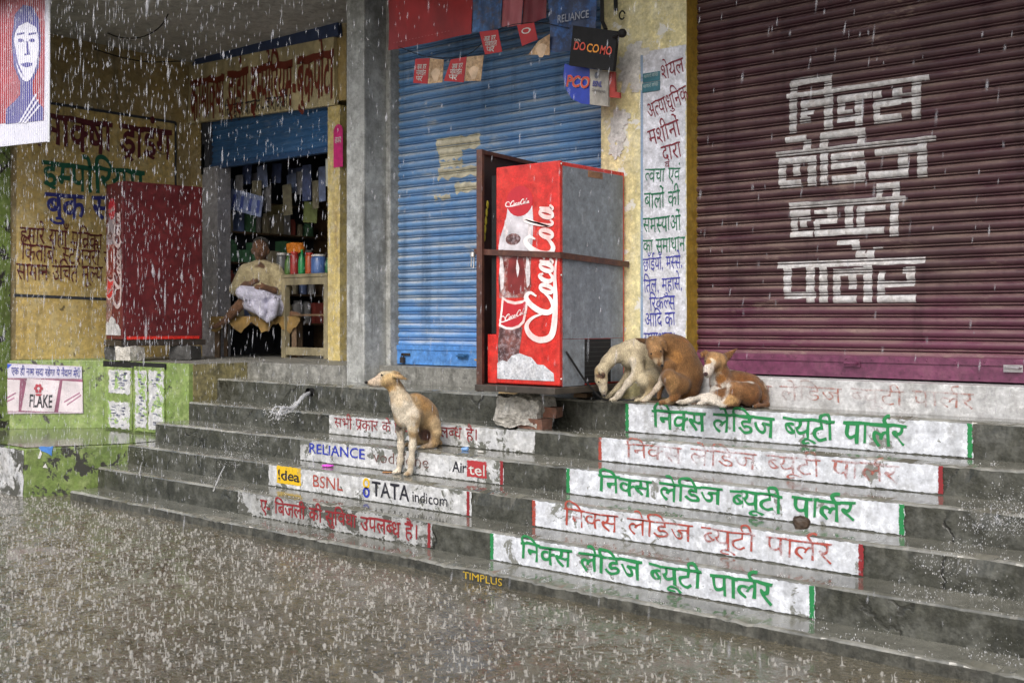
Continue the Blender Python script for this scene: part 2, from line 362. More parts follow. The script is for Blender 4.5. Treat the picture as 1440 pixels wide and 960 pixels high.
# the stretch the camera sees carries the rings of single drops as real waves; beyond it the sheet runs flat to the horizon
gx, gy, gr = -12., 1.0, .0125; nxw, nyw = 968, 301; HG = np.zeros((nxw, nyw)); rw = np.random.default_rng(5)
for k in range(9000):
    cx_, cy_ = rw.uniform(0, nxw), rw.uniform(0, nyw); r0, a_ = rw.uniform(.004, .045), rw.uniform(.0012, .0042); i0, j0 = int(cx_), int(cy_); q = 7
    i_, j_ = slice(max(0, i0 - q), min(nxw, i0 + q)), slice(max(0, j0 - q), min(nyw, j0 + q))
    X_, Y_ = np.meshgrid(np.arange(i_.start, i_.stop) - cx_, np.arange(j_.start, j_.stop) - cy_, indexing='ij'); d_ = np.hypot(X_, Y_) * gr
    HG[i_, j_] += a_ * np.cos((d_ - r0) * 190) * np.exp(-((d_ - r0) / .018) ** 2)
ed = np.minimum(np.minimum(np.arange(nxw)[:, None], nxw - 1 - np.arange(nxw)[:, None]), np.minimum(np.arange(nyw)[None], nyw - 1 - np.arange(nyw)[None])); HG *= np.clip(ed / 12, 0, 1)
mb = MB(); gx1, gy1 = gx + (nxw - 1) * gr, gy + (nyw - 1) * gr
mb.v = np.stack([gx + gr * np.repeat(np.arange(nxw), nyw), gy + gr * np.tile(np.arange(nyw), nxw), HG.ravel()], 1).tolist()
iw = (np.arange(nxw - 1)[:, None] * nyw + np.arange(nyw - 1)[None]).ravel(); mb.f = np.stack([iw, iw + nyw, iw + nyw + 1, iw + 1], 1).tolist(); mb.mi = [0] * len(mb.f)
for q4 in (((-200, -200), (200, -200), (200, gy), (-200, gy)), ((-200, gy), (gx, gy), (gx, gy1), (-200, gy1)), ((gx1, gy), (200, gy), (200, gy1), (gx1, gy1))): mb.add([(x, y, 0) for x, y in q4], [(0, 1, 2, 3)])
g = mb.build('flood_water', M_water, smooth=True); g['kind'] = 'structure'

# ------------------------------------------------------------------ the flight of steps
ZD = [1.368, 1.203, 1.038, .873, .715, .521]; Z = [H - d for d in ZD]
YS = [4.56, 4.80, 5.07, 5.33, 5.66, 5.95]; XL = -8.5; XR = 3.0
Z6 = H - .378; ZP = H - .352; YPIL = 6.28; YB = 6.63; YPUR = 6.415; YBK = 7.05; XW = -10.55
steps = thing('concrete_steps', 'flight of wet concrete steps painted with shop names in green and red', 'steps', (-3, 4.56, 0))
def step_mesh(y0, y1, z0, z1, rough, seed, mats):
    r = np.random.default_rng(seed); nx = 420; xs = np.linspace(XL, XR, nx)
    def nz(a, b):
        k = np.zeros(nx)
        for fq, am in ((.7, .5), (2.3, .6), (6.1, .7), (17, .5)): k += am * np.sin(xs * fq + r.uniform(0, 9)) * r.uniform(.6, 1)
        return a * k + b * r.standard_normal(nx)
    dz = nz(.0042 * rough, .0016 * rough); dy = nz(.0045 * rough, .0022 * rough)
    chip = np.zeros(nx)
    for c in range(int(26 * rough)):
        i = r.integers(0, nx); wdt = int(r.integers(1, 7)); k_ = np.arange(max(0, i - wdt), min(nx, i + wdt)); chip[k_] += r.uniform(.003, .024) * (1. if rough < 1.5 else .45) * (1 - np.abs(k_ - i) / (wdt + .5)) * r.uniform(.6, 1.2, len(k_))
    prof = [(y0, z0, 0), (y0, (z0 + z1) / 2, .2), (y0, z1 - .016, .7), (y0 + .003, z1 - .006, 1), (y0 + .014, z1, 1), (y0 + .08, z1 - .001, .2), (y1, z1 - .002, 0), (y1, z0, 0)]
    m = MB(); vs = []
    for i in range(nx):
        for (y, z, k) in prof: vs.append((xs[i], y + abs(dy[i]) * k + chip[i] * (k > .6), z + min(0, dz[i]) * k - chip[i] * (k > .9)))
    n = len(prof); m.cur = 0
    for j in range(n):
        m.cur = 1 if j in (4, 5) else (2 if j in (2, 3) else 0)
        b = [(i * n + j, (i + 1) * n + j, (i + 1) * n + (j + 1) % n, i * n + (j + 1) % n) for i in range(nx - 1)]
        base = len(m.v) if j == 0 else 0
        if j == 0: m.v += vs
        m.f += b; m.mi += [m.cur] * len(b)
    m.f += [tuple(range(n)), tuple((nx - 1) * n + k for k in range(n - 1, -1, -1))]; m.mi += [0, 0]
    return m.build('step', mats, steps)
STEP = []
for i in range(6):
    y1 = (YS[i + 1] + .03) if i < 5 else 6.6
    STEP.append(step_mesh(YS[i], y1, (Z[i - 1] - .012) if i else -.3, Z[i], 2.0 if i == 0 else 1.0, 30 + i, [M_curb if i == 0 else M_step, M_tread, M_nose]))
# riser under the purple shutter
mb = MB(); mb.box(-3.80, XR, 6.215, 7.0, Z[5] - .01, ZP); s6 = mb.build('step', [grime('whitewashed_plinth', (.55, .56, .58), (.47, .48, .49), (.36, .36, .36), 1.9, .6, (.14, .14, .12), (.4, .7), .25, 22)], steps, bevel=.006); STEP.append(s6)

P_green = paint('green_sign_paint', (.012, .19, .055), .25); P_red = paint('red_sign_paint_worn', (.34, .05, .03), .75); P_red2 = paint('red_sign_paint_faint', (.36, .10, .075), 1.15)
P_redl = paint('dark_red_sign_paint', (.22, .015, .02), .35); P_blue = paint('blue_sign_paint', (.02, .035, .32), .1); P_blk = paint('black_sign_paint', (.012, .012, .02), .1)
P_yel = paint('yellow_sign_paint', (.62, .40, .01), .2); P_brn = paint('brown_outline_paint', (.14, .06, .05), .7); P_green_d = paint('deep_green_sign_paint', (.01, .11, .06)); P_navy = paint('navy_sign_paint', (.03, .035, .22))
P_mar = paint('maroon_sign_paint', (.10, .012, .02), .1); P_maroon2 = paint('oxblood_letter_paint', (.14, .02, .008), .15)
TXT = 'निक्स लेडिज ब्यूटी पार्लर'
def panel(i, u0, u1, mat, seed, bar=None, ztop=.004, zbot=.004, jit=.005):
    y = YS[i] - .003; x0, x1 = xat(u0, y), xat(u1, y); zb, zt = Z[i - 1] + zbot, Z[i] - ztop - .01
    mb = MB(); mb.add(*(lambda p: (p, [tuple(range(len(p)))]))(ragged((x0, y, zb), (x1, y, zb), (x1, y, zt), (x0, y, zt), jit, 140, seed)))
    mb.build('painted_panel', mat, STEP[i])
    if bar:
        for x, m in bar:
            m2 = MB(); yy = y - .002; w = .012
            m2.add(*(lambda p: (p, [tuple(range(len(p)))]))(ragged((x - w, yy, zb), (x + w, yy, zb), (x + w, yy, zt), (x - w, yy, zt), .003, 30, seed + 5))); m2.build('painted_bar', m, STEP[i])
    return y
def rowtext(i, txt, u0, u1, mat, frac_top, hfrac, **kw):
    y = YS[i] - .006; x0, x1 = xat(u0, y), xat(u1, y); h = Z[i] - Z[i - 1]; zt = Z[i - 1] + h * frac_top
    write('lettering', txt, (x0, y, zt), (x1, y, zt), h * hfrac, mat, STEP[i], NF, **kw)
for i, (a, b, ta, tb, mt, kw) in {1: (690, 1146, 732, 1086, P_green, {}), 2: (750, 1212, 793, 1170, P_red, {}), 3: (797, 1272, 842, 1202, P_green, {}), 4: (843, 1324, 880, 1264, P_red2, {}), 5: (880, 1368, 918, 1273, P_green, {})}.items():
    y = YS[i] - .003; g = mt is P_green
    bars = [(xat(a + 2, y), mt), (xat(b - 4, y), mt)] if g else [(xat(a + 1, y), P_red), (xat(b - 1, y), P_redl)]
    panel(i, a, b, M_white, i * 7, bars)
    rowtext(i, TXT, ta, tb, mt, .78 if i < 5 else .76, .56, off=.012 if g else -.004, seed=i * 3 + 1, wob=.022)
y6 = 6.215 - .004; zt = ZP - .045
write('lettering', TXT, (xat(1010, y6), y6, zt), (xat(1370, y6), y6, zt), .085, paint('red_sign_paint_ghost', (.38, .13, .09), 1.3), s6, NF, off=-.008, seed=9)
# left hand rows
panel(4, 463, 752, M_white2, 41); rowtext(4, 'सभी प्रकार के रिचार्ज उपलब्ध है।', 470, 672, P_redl, .80, .46, off=.0)
y = panel(3, 422, 708, M_white2, 42, [(xat(706, YS[3]), P_redl)])
rowtext(3, 'RELIANCE', 435, 513, P_blue, .36, .46, deva=False, off=.012); rowtext(3, 'vodafone', 525, 603, P_brn, .30, .50, deva=False, off=-.006)
y = YS[3] - .0055
zb = Z[2] + .03; pts = ragged((xat(657, y), y, zb), (xat(684, y), y, zb), (xat(684, y), y, zb + .105), (xat(657, y), y, zb + .105), .004, 30, 4)
mb = MB(); mb.add(pts, [tuple(range(len(pts)))]); mb.build('painted_box', paint('crimson_box_paint', (.36, .03, .035), .4), STEP[3])
rowtext(3, 'Air', 636, 656, P_blk, .30, .42, deva=False, off=.01); 
y = YS[3] - .008; write('lettering', 'tel', (xat(659, y), y, Z[2] + .045), (xat(682, y), y, Z[2] + .045), .07, M_offwhite, STEP[3], NF, deva=False, off=.008)
y = panel(2, 378, 663, M_white2, 43, [(xat(659, YS[2]), P_redl)])
y = YS[2] - .0055; zb = Z[1] + .03; pts = ragged((xat(389, y), y, zb), (xat(423, y), y, zb), (xat(423, y), y, zb + .125), (xat(389, y), y, zb + .125), .004, 30, 8)
mb = MB(); mb.add(pts, [tuple(range(len(pts)))]); mb.build('painted_box', P_yel, STEP[2])
y = YS[2] - .008; write('lettering', '!dea', (xat(391, y), y, Z[1] + .06), (xat(421, y), y, Z[1] + .06), .072, P_blk, STEP[2], NF, deva=False, off=.014)
rowtext(2, 'BSNL', 440, 482, P_red, .26, .50, deva=False, off=.004)
rowtext(2, 'TATA', 523, 576, P_blk, .25, .60, deva=False, off=.012); rowtext(2, 'indicom', 580, 629, P_blk, .25, .40, deva=False, off=.004)
y = YS[2] - .006
for zc, m in ((Z[1] + .115, P_yel), (Z[1] + .055, P_blue)):
    th = np.linspace(0, 2 * math.pi, 17); c = xat(515, y); V, Fc = stroke2(np.stack([c + .026 * np.cos(th), zc + .028 * np.sin(th)], 1), .008)
    mb = MB(); mb.add([(p[0], y, p[1]) for p in V], Fc); mb.build('painted_ring', m, STEP[2])
panel(1, 335, 608, grime('whitewash_nearly_gone', (.42, .43, .44), (.32, .33, .33), (.2, .2, .19), 2.4, .9, (.06, .06, .05), (.3, .6), .3, 33, .68, (.07, .07, .06)), 44, [(xat(604, YS[1]), P_redl)], jit=.012)
rowtext(1, 'ए- बिजली की सुविधा उपलब्ध है।', 366, 588, P_redl, .74, .50, off=.012)
y = YS[0] - .02; write('lettering', 'TIMPLUS', (xat(651, y), y, .012), (xat(706, y), y, .012), .038, paint('ochre_yellow_sign_paint', (.5, .33, .01), .8), STEP[0], NF, deva=False)

# ------------------------------------------------------------------ the building
bld = thing('shop_building', 'row of small shops with roller shutters, pillars and hand painted signs', 'building', (-5, 6.3, Z6))
ZC = H + 2.81
def part(mb, name, mat, parent=None, **k): return mb.build(name, mat, bld if parent is None else parent, **k)
mb = MB(); mb.box(-7.134, -6.913, YPIL, 7.4, Z[5] - .01, ZC); pillar_l = part(mb, 'pillar', M_grey, bevel=.012)
mb = MB(); mb.box(-6.913, -6.86, YB - .10, 7.0, Z6, ZC); part(mb, 'shutter_guide', M_grey)
xa, xb = -4.505, -3.823
mb = MB(); mb.box(xa, xb, YPIL, 7.2, Z[5] - .01, ZC); pillar_r = part(mb, 'pillar', M_cream, bevel=.006)
mb = MB(); mb.quad((xb + .003, YPIL + .004, Z[5]), (xb + .003, YPUR + .02, Z[5]), (xb + .003, YPUR + .02, ZC), (xb + .003, YPIL + .004, ZC)); mb.build('painted_edge', M_olive, pillar_r)
mb = MB(); mb.box(-6.913, xa, 6.45, 7.2, Z[5] - .01, Z6); part(mb, 'threshold', M_conc, bevel=.008)
mb = MB(); mb.box(XL, -7.134, YPIL, 9.5, Z[5] - .01, Z6 - .007); mb.box(XW - .3, XL + .0, 5.675, 9.5, Z[2], Z6 - .009); part(mb, 'plinth', M_conc, bevel=.006)
mb = MB(); mb.box(-15, XR, 5.45, 10.0, ZC, ZC + .25); mb.box(-15, -8.2, 4.4, 5.449, ZC + .001, ZC + .249); mb.box(-7.0, XR, 4.5, 5.449, ZC + .001, ZC + .249); part(mb, 'ceiling', M_ceil)
mb = MB(); mb.box(-15, XR + 3, 5.9, 9.9, ZC + .25, ZC + 3.2); part(mb, 'unseen_upper_mass', M_ochre2)  # unseen mass over the slab, added to keep sky light out
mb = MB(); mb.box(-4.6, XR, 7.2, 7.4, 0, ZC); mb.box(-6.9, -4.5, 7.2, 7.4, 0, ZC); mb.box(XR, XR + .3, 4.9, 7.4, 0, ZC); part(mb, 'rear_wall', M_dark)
# left return wall with painted advertisement
mb = MB(); mb.box(XW - .3, XW, 4.98, 9.6, 0, ZC); lw = part(mb, 'wall', M_ochre2)
mb = MB(); mb.box(XW - .9, XW + .012, 4.86, 5.05, Z[2], ZC); part(mb, 'green_pilaster', M_green2)
def lwp(u, v, e=0.): p = atX(u, v, XW + .004 + e); return p
mb = MB(); pts = [lwp(22, 505), lwp(258, 505), lwp(247, 172), lwp(24, 137)]; mb.add(pts, [(0, 1, 2, 3)]); mb.build('painted_ground', M_ochre, lw)
for (a, b) in (((22, 137.5), (247, 172.5)), ((20, 415), (160, 421)), ((247, 172), (247, 300))):
    mb = MB(); p, q = lwp(*a, .003), lwp(*b, .003); d = (q - p).normalized().cross(Vector((1, 0, 0))) * .014; mb.quad(p - d, q - d, q + d, p + d); mb.build('painted_border', M_dark, lw)
NL = Vector((1, 0, 0))
def lwtext(txt, a, b, h, mat, **k): write('lettering', txt, lwp(*a, .004), lwp(*b, .004), h, mat, lw, NL, **k)
lwtext('कामाक्षा ड्राइंग', (16, 154), (240, 187), .30, P_mar, off=.02)
lwtext('इम्पोरियम', (60, 227), (202, 243), .25, P_green_d, off=.018)
lwtext('बुक स्टोर', (64, 272), (192, 280), .23, P_navy, off=.018)
lwtext('हमारे यहाँ पत्रिका सभी', (28, 319), (178, 334), .155, P_mar)
lwtext('किताबें, स्टेशनरी से', (30, 343), (158, 355), .15, P_mar)
lwtext('सामान उचित मूल्य पर', (23, 371), (166, 377), .155, P_mar)
# bookshop front
def bkp(u, v, e=0.): return atY(u, v, YBK - e)
mb = MB(); mb.slab([bkp(250, 60), bkp(250, 178, 0), bkp(487, 140), bkp(487, -20), bkp(250, -20)], (0, .2, 0)); part(mb, 'wall', M_ochre2)
sg = [bkp(264, 174, .05), bkp(470.5, 147.6, .05), bkp(469, 52, .05), bkp(266, 92, .05)]
mb = MB(); mb.slab(sg, (0, .045, 0)); sign = part(mb, 'name_board', M_creamwood)
mb = MB(); mb.slab([bkp(270, 92, .06), bkp(476, 50, .06), bkp(474, 28, .06), bkp(276, 80, .06)], (0, .05, 0)); mb.build('board_frame', plain('board_blue_frame', (.03, .05, .12), .6), sign)
write('lettering', 'कामाक्षा ड्राइंग इम्पोरियम-बुकपोटा', bkp(268, 117, .056), bkp(469, 74, .056), .40, P_maroon2, sign, NF, off=.02)
write('lettering', 'चितईपुर बाजार - वाराणसी।', bkp(316, 149, .056), bkp(408, 133, .056), .13, P_blk, sign, NF, off=.0)
mb = MB(); x0, x1 = xat(464, YBK), xat(481, YBK); mb.box(x0, x1, YBK - .03, YBK + .25, Z6 - .01, bkp(470, 150).z); jamb = part(mb, 'door_jamb', grime('cream_jamb_paint', (.58, .48, .2), (.5, .4, .15), (.55, .5, .36), 3, .6, (.2, .13, .05), (.5, .8), .2, 24), bevel=.006)
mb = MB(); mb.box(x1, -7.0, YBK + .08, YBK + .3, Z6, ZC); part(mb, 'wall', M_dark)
mb = MB(); x0, x1 = xat(288, YBK), xat(308, YBK); mb.box(x0, x1, YBK - .02, YBK + .15, Z6 - .01, bkp(298, 235).z); mb.box(x0 - .05, x0, YBK + .0, YBK + .2, Z6 - .01, bkp(298, 200).z); part(mb, 'door_post', M_postgrey, bevel=.005)
mb = MB(); mb.box(XW, x0 - .05, YBK, YBK + .2, Z6 - .01, bkp(270, 170).z); part(mb, 'wall', M_ochre2)
pk = plain('pink_tag', (.5, .02, .16), .5)
p0 = bkp(469, 236, .035); p1 = bkp(482, 232, .035); cx = (p0.x + p1.x) / 2; w = (p1.x - p0.x) / 2; hz = .34
mb = MB(); mb.slab([(cx - w, p0.y, p0.z), (cx + w, p0.y, p0.z)] + [(cx + w * math.cos(a), p0.y, p0.z + hz + w * math.sin(a)) for a in np.linspace(0, math.pi, 9)], (0, .003, 0)); tg = tag(mb.build('notice_tag', pk), 'pink arched tag fixed to the cream bookshop door jamb', 'tag')
write('lettering', 'अजय', (cx - w * .7, p0.y - .003, p0.z + .28), (cx + w * .7, p0.y - .003, p0.z + .28), .06, M_offwhite, tg, NF)
# bookshop room
mb = MB(); xo, xi = XW, -7.2
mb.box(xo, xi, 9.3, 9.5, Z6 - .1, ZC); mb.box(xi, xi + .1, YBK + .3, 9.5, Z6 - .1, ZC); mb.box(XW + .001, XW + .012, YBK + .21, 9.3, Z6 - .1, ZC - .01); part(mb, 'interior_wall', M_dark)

# ---- roller shutters (curved slats, open grooves)
def slat(z, pitch, amp):
    """one slat, f upward: broad convex body, deep groove, narrow rounded interlock ridge, groove"""
    f = (z / pitch) % 1.0
    if f < .71: return .009 - (amp + .007) * math.sin(f / .71 * math.pi) ** .6
    if f < .77: return .016
    if f < .95: return .009 - (amp + .003) * math.sin((f - .77) / .18 * math.pi) ** .7
    return .016
DENTS = [(random.uniform(-6.8, 0), random.uniform(H - .2, H + 1.9), random.uniform(.08, .3), random.uniform(.03, .09), random.uniform(-.003, .010)) for _ in range(46)]
def dent(x, z):
    d = .0035 * math.sin(x * 2.1 + z * 3) + .002 * math.sin(x * 5.3 - z * 1.7) + .0012 * math.sin(x * 13 + math.floor(z / .069) * 2.4)
    for cx_, cz_, rx_, rz_, a_ in DENTS:
        q = ((x - cx_) / rx_) ** 2 + ((z - cz_) / rz_) ** 2
        if q < 6: d += a_ * math.exp(-q)
    return d
FS = (0, .03, .08, .16, .26, .36, .46, .56, .63, .68, .709, .715, .765, .775, .80, .83, .86, .89, .92, .945, .955)
def shutter(x0, x1, y, z0, z1, pitch, amp, mat, sag=0.):
    zs = [z0]; n0 = int(z0 / pitch)
    for k in range(n0, int(z1 / pitch) + 1):
        for f in FS:
            zz = (k + f) * pitch
            if z0 < zz < z1: zs.append(zz)
    zs.append(z1); mb = MB(); nx = 90; vs = []; xs = np.linspace(x0, x1, nx)
    for z_ in zs:
        for x in xs: vs.append((x, y + slat(z_, pitch, amp) + dent(x, z_), z_ + .0022 * math.sin(x * 1.7 + z_ * 9)))
    mb.add(vs, [(i * nx + k, i * nx + k + 1, (i + 1) * nx + k + 1, (i + 1) * nx + k) for i in range(len(zs) - 1) for k in range(nx - 1)])
    return mb.build('roller_shutter', mat, bld, smooth=True)
def shutter_mat(name, paint_a, paint_b, low, dust, dustamt, zlow, zhigh, seed, rough=.45):
    t = NT(name); sx = t.n("ShaderNodeSeparateXYZ"); t.l(t.co, sx.inputs[0])
    n1 = t.noise(1.4, 5, .6, loc=(seed, 0, 0)); n2 = t.noise(7, 6, .7, (.35, 1, 1.4), (seed, 0, 0)); n3 = t.noise(55, 4, .6)
    col = t.mix(t.ramp(n1, .35, .65), paint_a, paint_b)
    col = t.mix(t.ramp(t.math('ADD', sx.outputs[2], t.math('MULTIPLY', n1, .5)), zlow + .25, zhigh + .25, 1, 0), col, low)
    ge = t.n("ShaderNodeNewGeometry"); sn = t.n("ShaderNodeSeparateXYZ"); t.l(ge.outputs['Normal'], sn.inputs[0])
    up = t.ramp(sn.outputs[2], -.1, .75, .15, 1)
    col = t.mix(t.math('MULTIPLY', t.math('MULTIPLY', up, t.ramp(n2, .36, .66, .1, 1)), dustamt), col, dust)
    run = t.noise(8, 6, .7, (1, 1, .05), (seed, 0, 0)); run2 = t.noise(1.1, 3, .5, loc=(seed + 4, 0, 0))
    col = t.mix(t.math('MULTIPLY', t.ramp(run, .5, .68, 0, .75), t.ramp(run2, .38, .6)), col, tuple(c * .35 for c in paint_a))
    col = t.mix(t.math('MULTIPLY', t.ramp(t.noise(6, 8, .75, (.6, 1, 1.6), (seed + 9, 0, 0)), .56, .68, 0, .8), t.ramp(run2, .62, .40)), col, dust)
    col = t.mix(t.ramp(t.noise(21, 8, .8, (.5, 1, 1), (seed + 2, 0, 0)), .63, .70, 0, .8), col, (.07, .035, .02))
    col = t.mix(t.ramp(n3, .56, .8, 0, .5), col, tuple(c * .25 for c in paint_a))
    return t.bsdf(col, t.ramp(n2, .3, .7, rough - .12, rough + .2), n3, .12, .004, spec=.45)
M_purple = shutter_mat('faded_maroon_shutter_paint', (.056, .018, .028), (.038, .014, .021), (.125, .028, .066), (.23, .17, .14), .75, H - .28, H + .25, 1)
M_bluesh = shutter_mat('weathered_blue_shutter_paint', (.10, .25, .50), (.085, .21, .43), (.08, .27, .66), (.46, .47, .45), 1., H - .4, H + .2, 5)
PX0, PX1 = xb, XR; PP = .06683
pz0 = ZP + .13
purple = shutter(PX0, PX1, YPUR, pz0, ZC, PP, .012, M_purple)
M_prail = grime('purple_rail_paint', (.15, .035, .085), (.12, .028, .07), (.19, .06, .11), 2, .4, (.05, .02, .035), (.35, .6), .15, 26)
def rail(x0, x1, y, z0, z1, mat, parent):
    mb = MB(); mb.box(x0, x1, y - .022, y + .03, z0, z1 - .035); mb.box(x0, x1, y - .03, y - .018, z1 - .04, z1 - .002)
    for k in range(int((x1 - x0) / .16)): mb.ball((x0 + .08 + k * .16, y - .031, z1 - .02), (.006, .004, .006), 6, 4); mb.ball((x0 + .05 + k * .16, y - .024, z0 + .02), (.005, .004, .005), 6, 4)
    return mb.build('bottom_rail', mat, parent)
rail(PX0, PX1, YPUR, ZP + .012, pz0 + .012, M_prail, purple)
def handle(p, w, mat, parent):
    mb = MB(); mb.obox(Vector(p), (w, 0, 0), (0, .004, 0), (0, 0, .02)); mb.tube([Vector(p) + Vector((-w * .8, -.004, .004)), Vector(p) + Vector((-w * .7, -.03, .004)), Vector(p) + Vector((w * .7, -.03, .004)), Vector(p) + Vector((w * .8, -.004, .004))], .007); return mb.build('handle', mat, parent)
handle(atY(1198, 511, YPUR - .03), .05, M_prail, purple); handle(atY(1425, 518, YPUR - .03), .05, plain('worn_steel', (.45, .43, .45), .35, .2, 20, .8), purple)
blue = shutter(-6.88, xa, YB, Z6 + .16, ZC, .0715, .013, M_bluesh)
M_brail = grime('blue_rail_paint', (.08, .25, .62), (.07, .22, .55), (.12, .3, .62), 2, .4, (.03, .07, .2), (.35, .6), .12, 27)
rail(-6.88, xa, YB, Z6 + .008, Z6 + .17, M_brail, blue)
handle(atY(651, 501, YB - .03), .055, plain('dark_blue_handle', (.02, .09, .22), .5), blue)
mb = MB(); p = atY(566, 502, YB - .045); mb.box(p.x - .02, p.x + .02, p.y - .012, p.y + .012, p.z - .05, p.z); mb.tube([p + Vector((-.014, 0, 0)), p + Vector((-.012, 0, .03)), p + Vector((.012, 0, .03)), p + Vector((.014, 0, 0))], .004); mb.build('padlock', M_iron, blue)
mb = MB(); mb.box(p.x - .02, p.x + .075, YB - .036, YB - .028, p.z + .014, p.z + .034); mb.build('hasp', M_iron, blue)
def conform(polys, y, pitch, amp, name, mat, parent, eps=.0025, groove=True):
    """flat outlines (x, z) painted on a corrugated shutter: cut at every slat line and laid on the curve"""
    bm = bmesh.new()
    for q, poly in enumerate(polys):
        xa_, xb_ = min(p[0] for p in poly), max(p[0] for p in poly)
        if len(poly) == 4 and xb_ - xa_ > .12:
            a_, b_, c_, d_ = poly; n_ = max(2, int((xb_ - xa_) / .06)); jr = random.Random(q); poly = [(a_[0] + (b_[0] - a_[0]) * k / n_, a_[1] + (b_[1] - a_[1]) * k / n_ + jr.uniform(-.003, .003)) for k in range(n_ + 1)] + [(c_[0] + (d_[0] - c_[0]) * k / n_, c_[1] + (d_[1] - c_[1]) * k / n_ + jr.uniform(-.003, .003)) for k in range(n_ + 1)]
        elif len(poly) == 4: jr = random.Random(q); poly = [(p[0] + jr.uniform(-.004, .004), p[1]) for p in poly]
        vs = [bm.verts.new((x, 0, z_)) for x, z_ in poly]; bm.faces.new(vs)
    zmin = min(v.co.z for v in bm.verts); zmax = max(v.co.z for v in bm.verts)
    for k in range(int(zmin / pitch), int(zmax / pitch) + 1):
        for f in (0, .03, .08, .16, .26, .36, .46, .56, .63, .70, .775, .80, .83, .86, .89, .92, .945):
            bmesh.ops.bisect_plane(bm, geom=bm.verts[:] + bm.edges[:] + bm.faces[:], plane_co=(0, 0, (k + f) * pitch), plane_no=(0, 0, 1))
    if groove:
        dl = [f for f in bm.faces if (f.calc_center_median().z / pitch) % 1. > .945 or .70 < (f.calc_center_median().z / pitch) % 1. < .775]
        bmesh.ops.delete(bm, geom=dl, context='FACES')
    for v in bm.verts: v.co.y = y + slat(v.co.z, pitch, amp) + dent(v.co.x, v.co.z) - eps; v.co.z += .0022 * math.sin(v.co.x * 1.7 + v.co.z * 9)
    me = bpy.data.meshes.new(name); bm.to_mesh(me); bm.free(); me.materials.append(mat); return link(name, me, parent)
# blocky white letters on the purple shutter: level bars and upright bars, measured along each word
def lz(x, y): return atY(1060 + x / 2.667, 80 + y / 2.667, YPUR).z
def lx(x): return xat(1060 + x / 2.667, YPUR)
wl = []
def HB(x0, x1, y, th):
    h = (lz(x0, y - th / 2) - lz(x0, y + th / 2)) / 2; z_ = lz(x0, y); wl.append([(lx(x0), z_ + h), (lx(x1), z_ + h), (lx(x1), z_ - h), (lx(x0), z_ - h)])
def VB(x, y0, y1, w): wl.append([(lx(x - w / 2), lz(x, y0)), (lx(x + w / 2), lz(x, y0)), (lx(x + w / 2), lz(x, y1)), (lx(x - w / 2), lz(x, y1))])
for q in ((125, 660, 152, 17), (140, 295, 100, 27), (178, 300, 182, 27), (178, 228, 214, 18), (175, 215, 240, 22), (315, 445, 160, 28), (318, 372, 212, 14), (315, 410, 237, 24), (450, 555, 180, 28), (452, 555, 238, 30), (520, 625, 150, 12), (555, 600, 168, 16),
          (85, 685, 367, 19), (120, 200, 312, 21), (252, 420, 298, 29), (97, 180, 395, 29), (100, 180, 482, 30), (168, 235, 388, 26), (292, 415, 375, 25), (292, 415, 408, 26), (295, 415, 464, 31), (455, 650, 358, 25), (432, 580, 446, 31),
          (135, 570, 562, 21), (140, 215, 590, 23), (140, 225, 668, 20), (172, 218, 612, 14), (230, 315, 585, 14), (232, 315, 618, 22), (232, 490, 662, 25), (390, 495, 572, 21), (462, 548, 487, 27), (315, 395, 697, 19), (385, 425, 744, 15), (448, 485, 718, 12),
          (93, 645, 780, 23), (118, 235, 896, 23), (300, 375, 808, 28), (300, 388, 909, 29), (378, 440, 802, 26), (465, 605, 852, 22), (465, 610, 906, 32), (560, 605, 800, 22)): HB(*q)
for q in ((152, 100, 150, 26), (280, 95, 140, 27), (150, 152, 286, 28), (190, 182, 240, 26), (282, 140, 272, 32), (330, 160, 215, 27), (396, 150, 258, 30), (465, 130, 156, 32), (462, 180, 236, 25), (540, 115, 146, 38), (610, 92, 236, 34),
          (202, 310, 350, 30), (265, 298, 482, 28), (403, 285, 338, 28), (110, 395, 482, 28), (162, 395, 446, 28), (220, 370, 487, 28), (303, 375, 410, 25), (403, 402, 458, 31), (560, 352, 440, 38), (632, 312, 452, 36),
          (155, 590, 668, 26), (190, 604, 642, 24), (240, 618, 664, 20), (295, 566, 604, 34), (357, 560, 664, 30), (402, 572, 642, 32), (528, 540, 674, 32), (472, 487, 540, 24), (535, 485, 532, 24), (385, 692, 722, 30), (402, 722, 748, 34), (440, 722, 766, 30),
          (130, 786, 892, 28), (215, 785, 922, 34), (263, 785, 922, 32), (315, 808, 906, 27), (372, 800, 870, 30), (430, 780, 920, 32), (590, 785, 852, 33), (480, 852, 904, 28), (482, 802, 836, 24)): VB(*q)
M_shwhite = grime('shutter_white_paint', (.62, .62, .64), (.5, .49, .49), (.34, .31, .3), 5, .3, (.2, .18, .17), (.4, .6), .1, 28)
conform(wl, YPUR, PP, .012, 'lettering', M_shwhite, purple)
# torn bill on the blue shutter
rr = random.Random(5)
for (ua, va, ub, vb) in ((614, 196, 675, 207), (617, 212, 650, 224), (616, 238, 676, 246), (640, 257, 676, 268), (612, 275, 634, 278), (618, 228, 650, 235)):
    a, b = atY(ua, va, YB), atY(ub, vb, YB); n_ = 9; tp = [(a.x + (b.x - a.x) * k / n_, a.z + rr.uniform(-.015, .01) - (b.x - a.x) * 0) for k in range(n_ + 1)]; bt = [(a.x + (b.x - a.x) * k / n_, b.z + rr.uniform(-.02, .02)) for k in range(n_, -1, -1)]
    conform([tp + bt], YB, .0715, .013, 'paper_scrap', plain('aged_paper', (.5, .47, .36), .8, .4, 15), blue, groove=False)
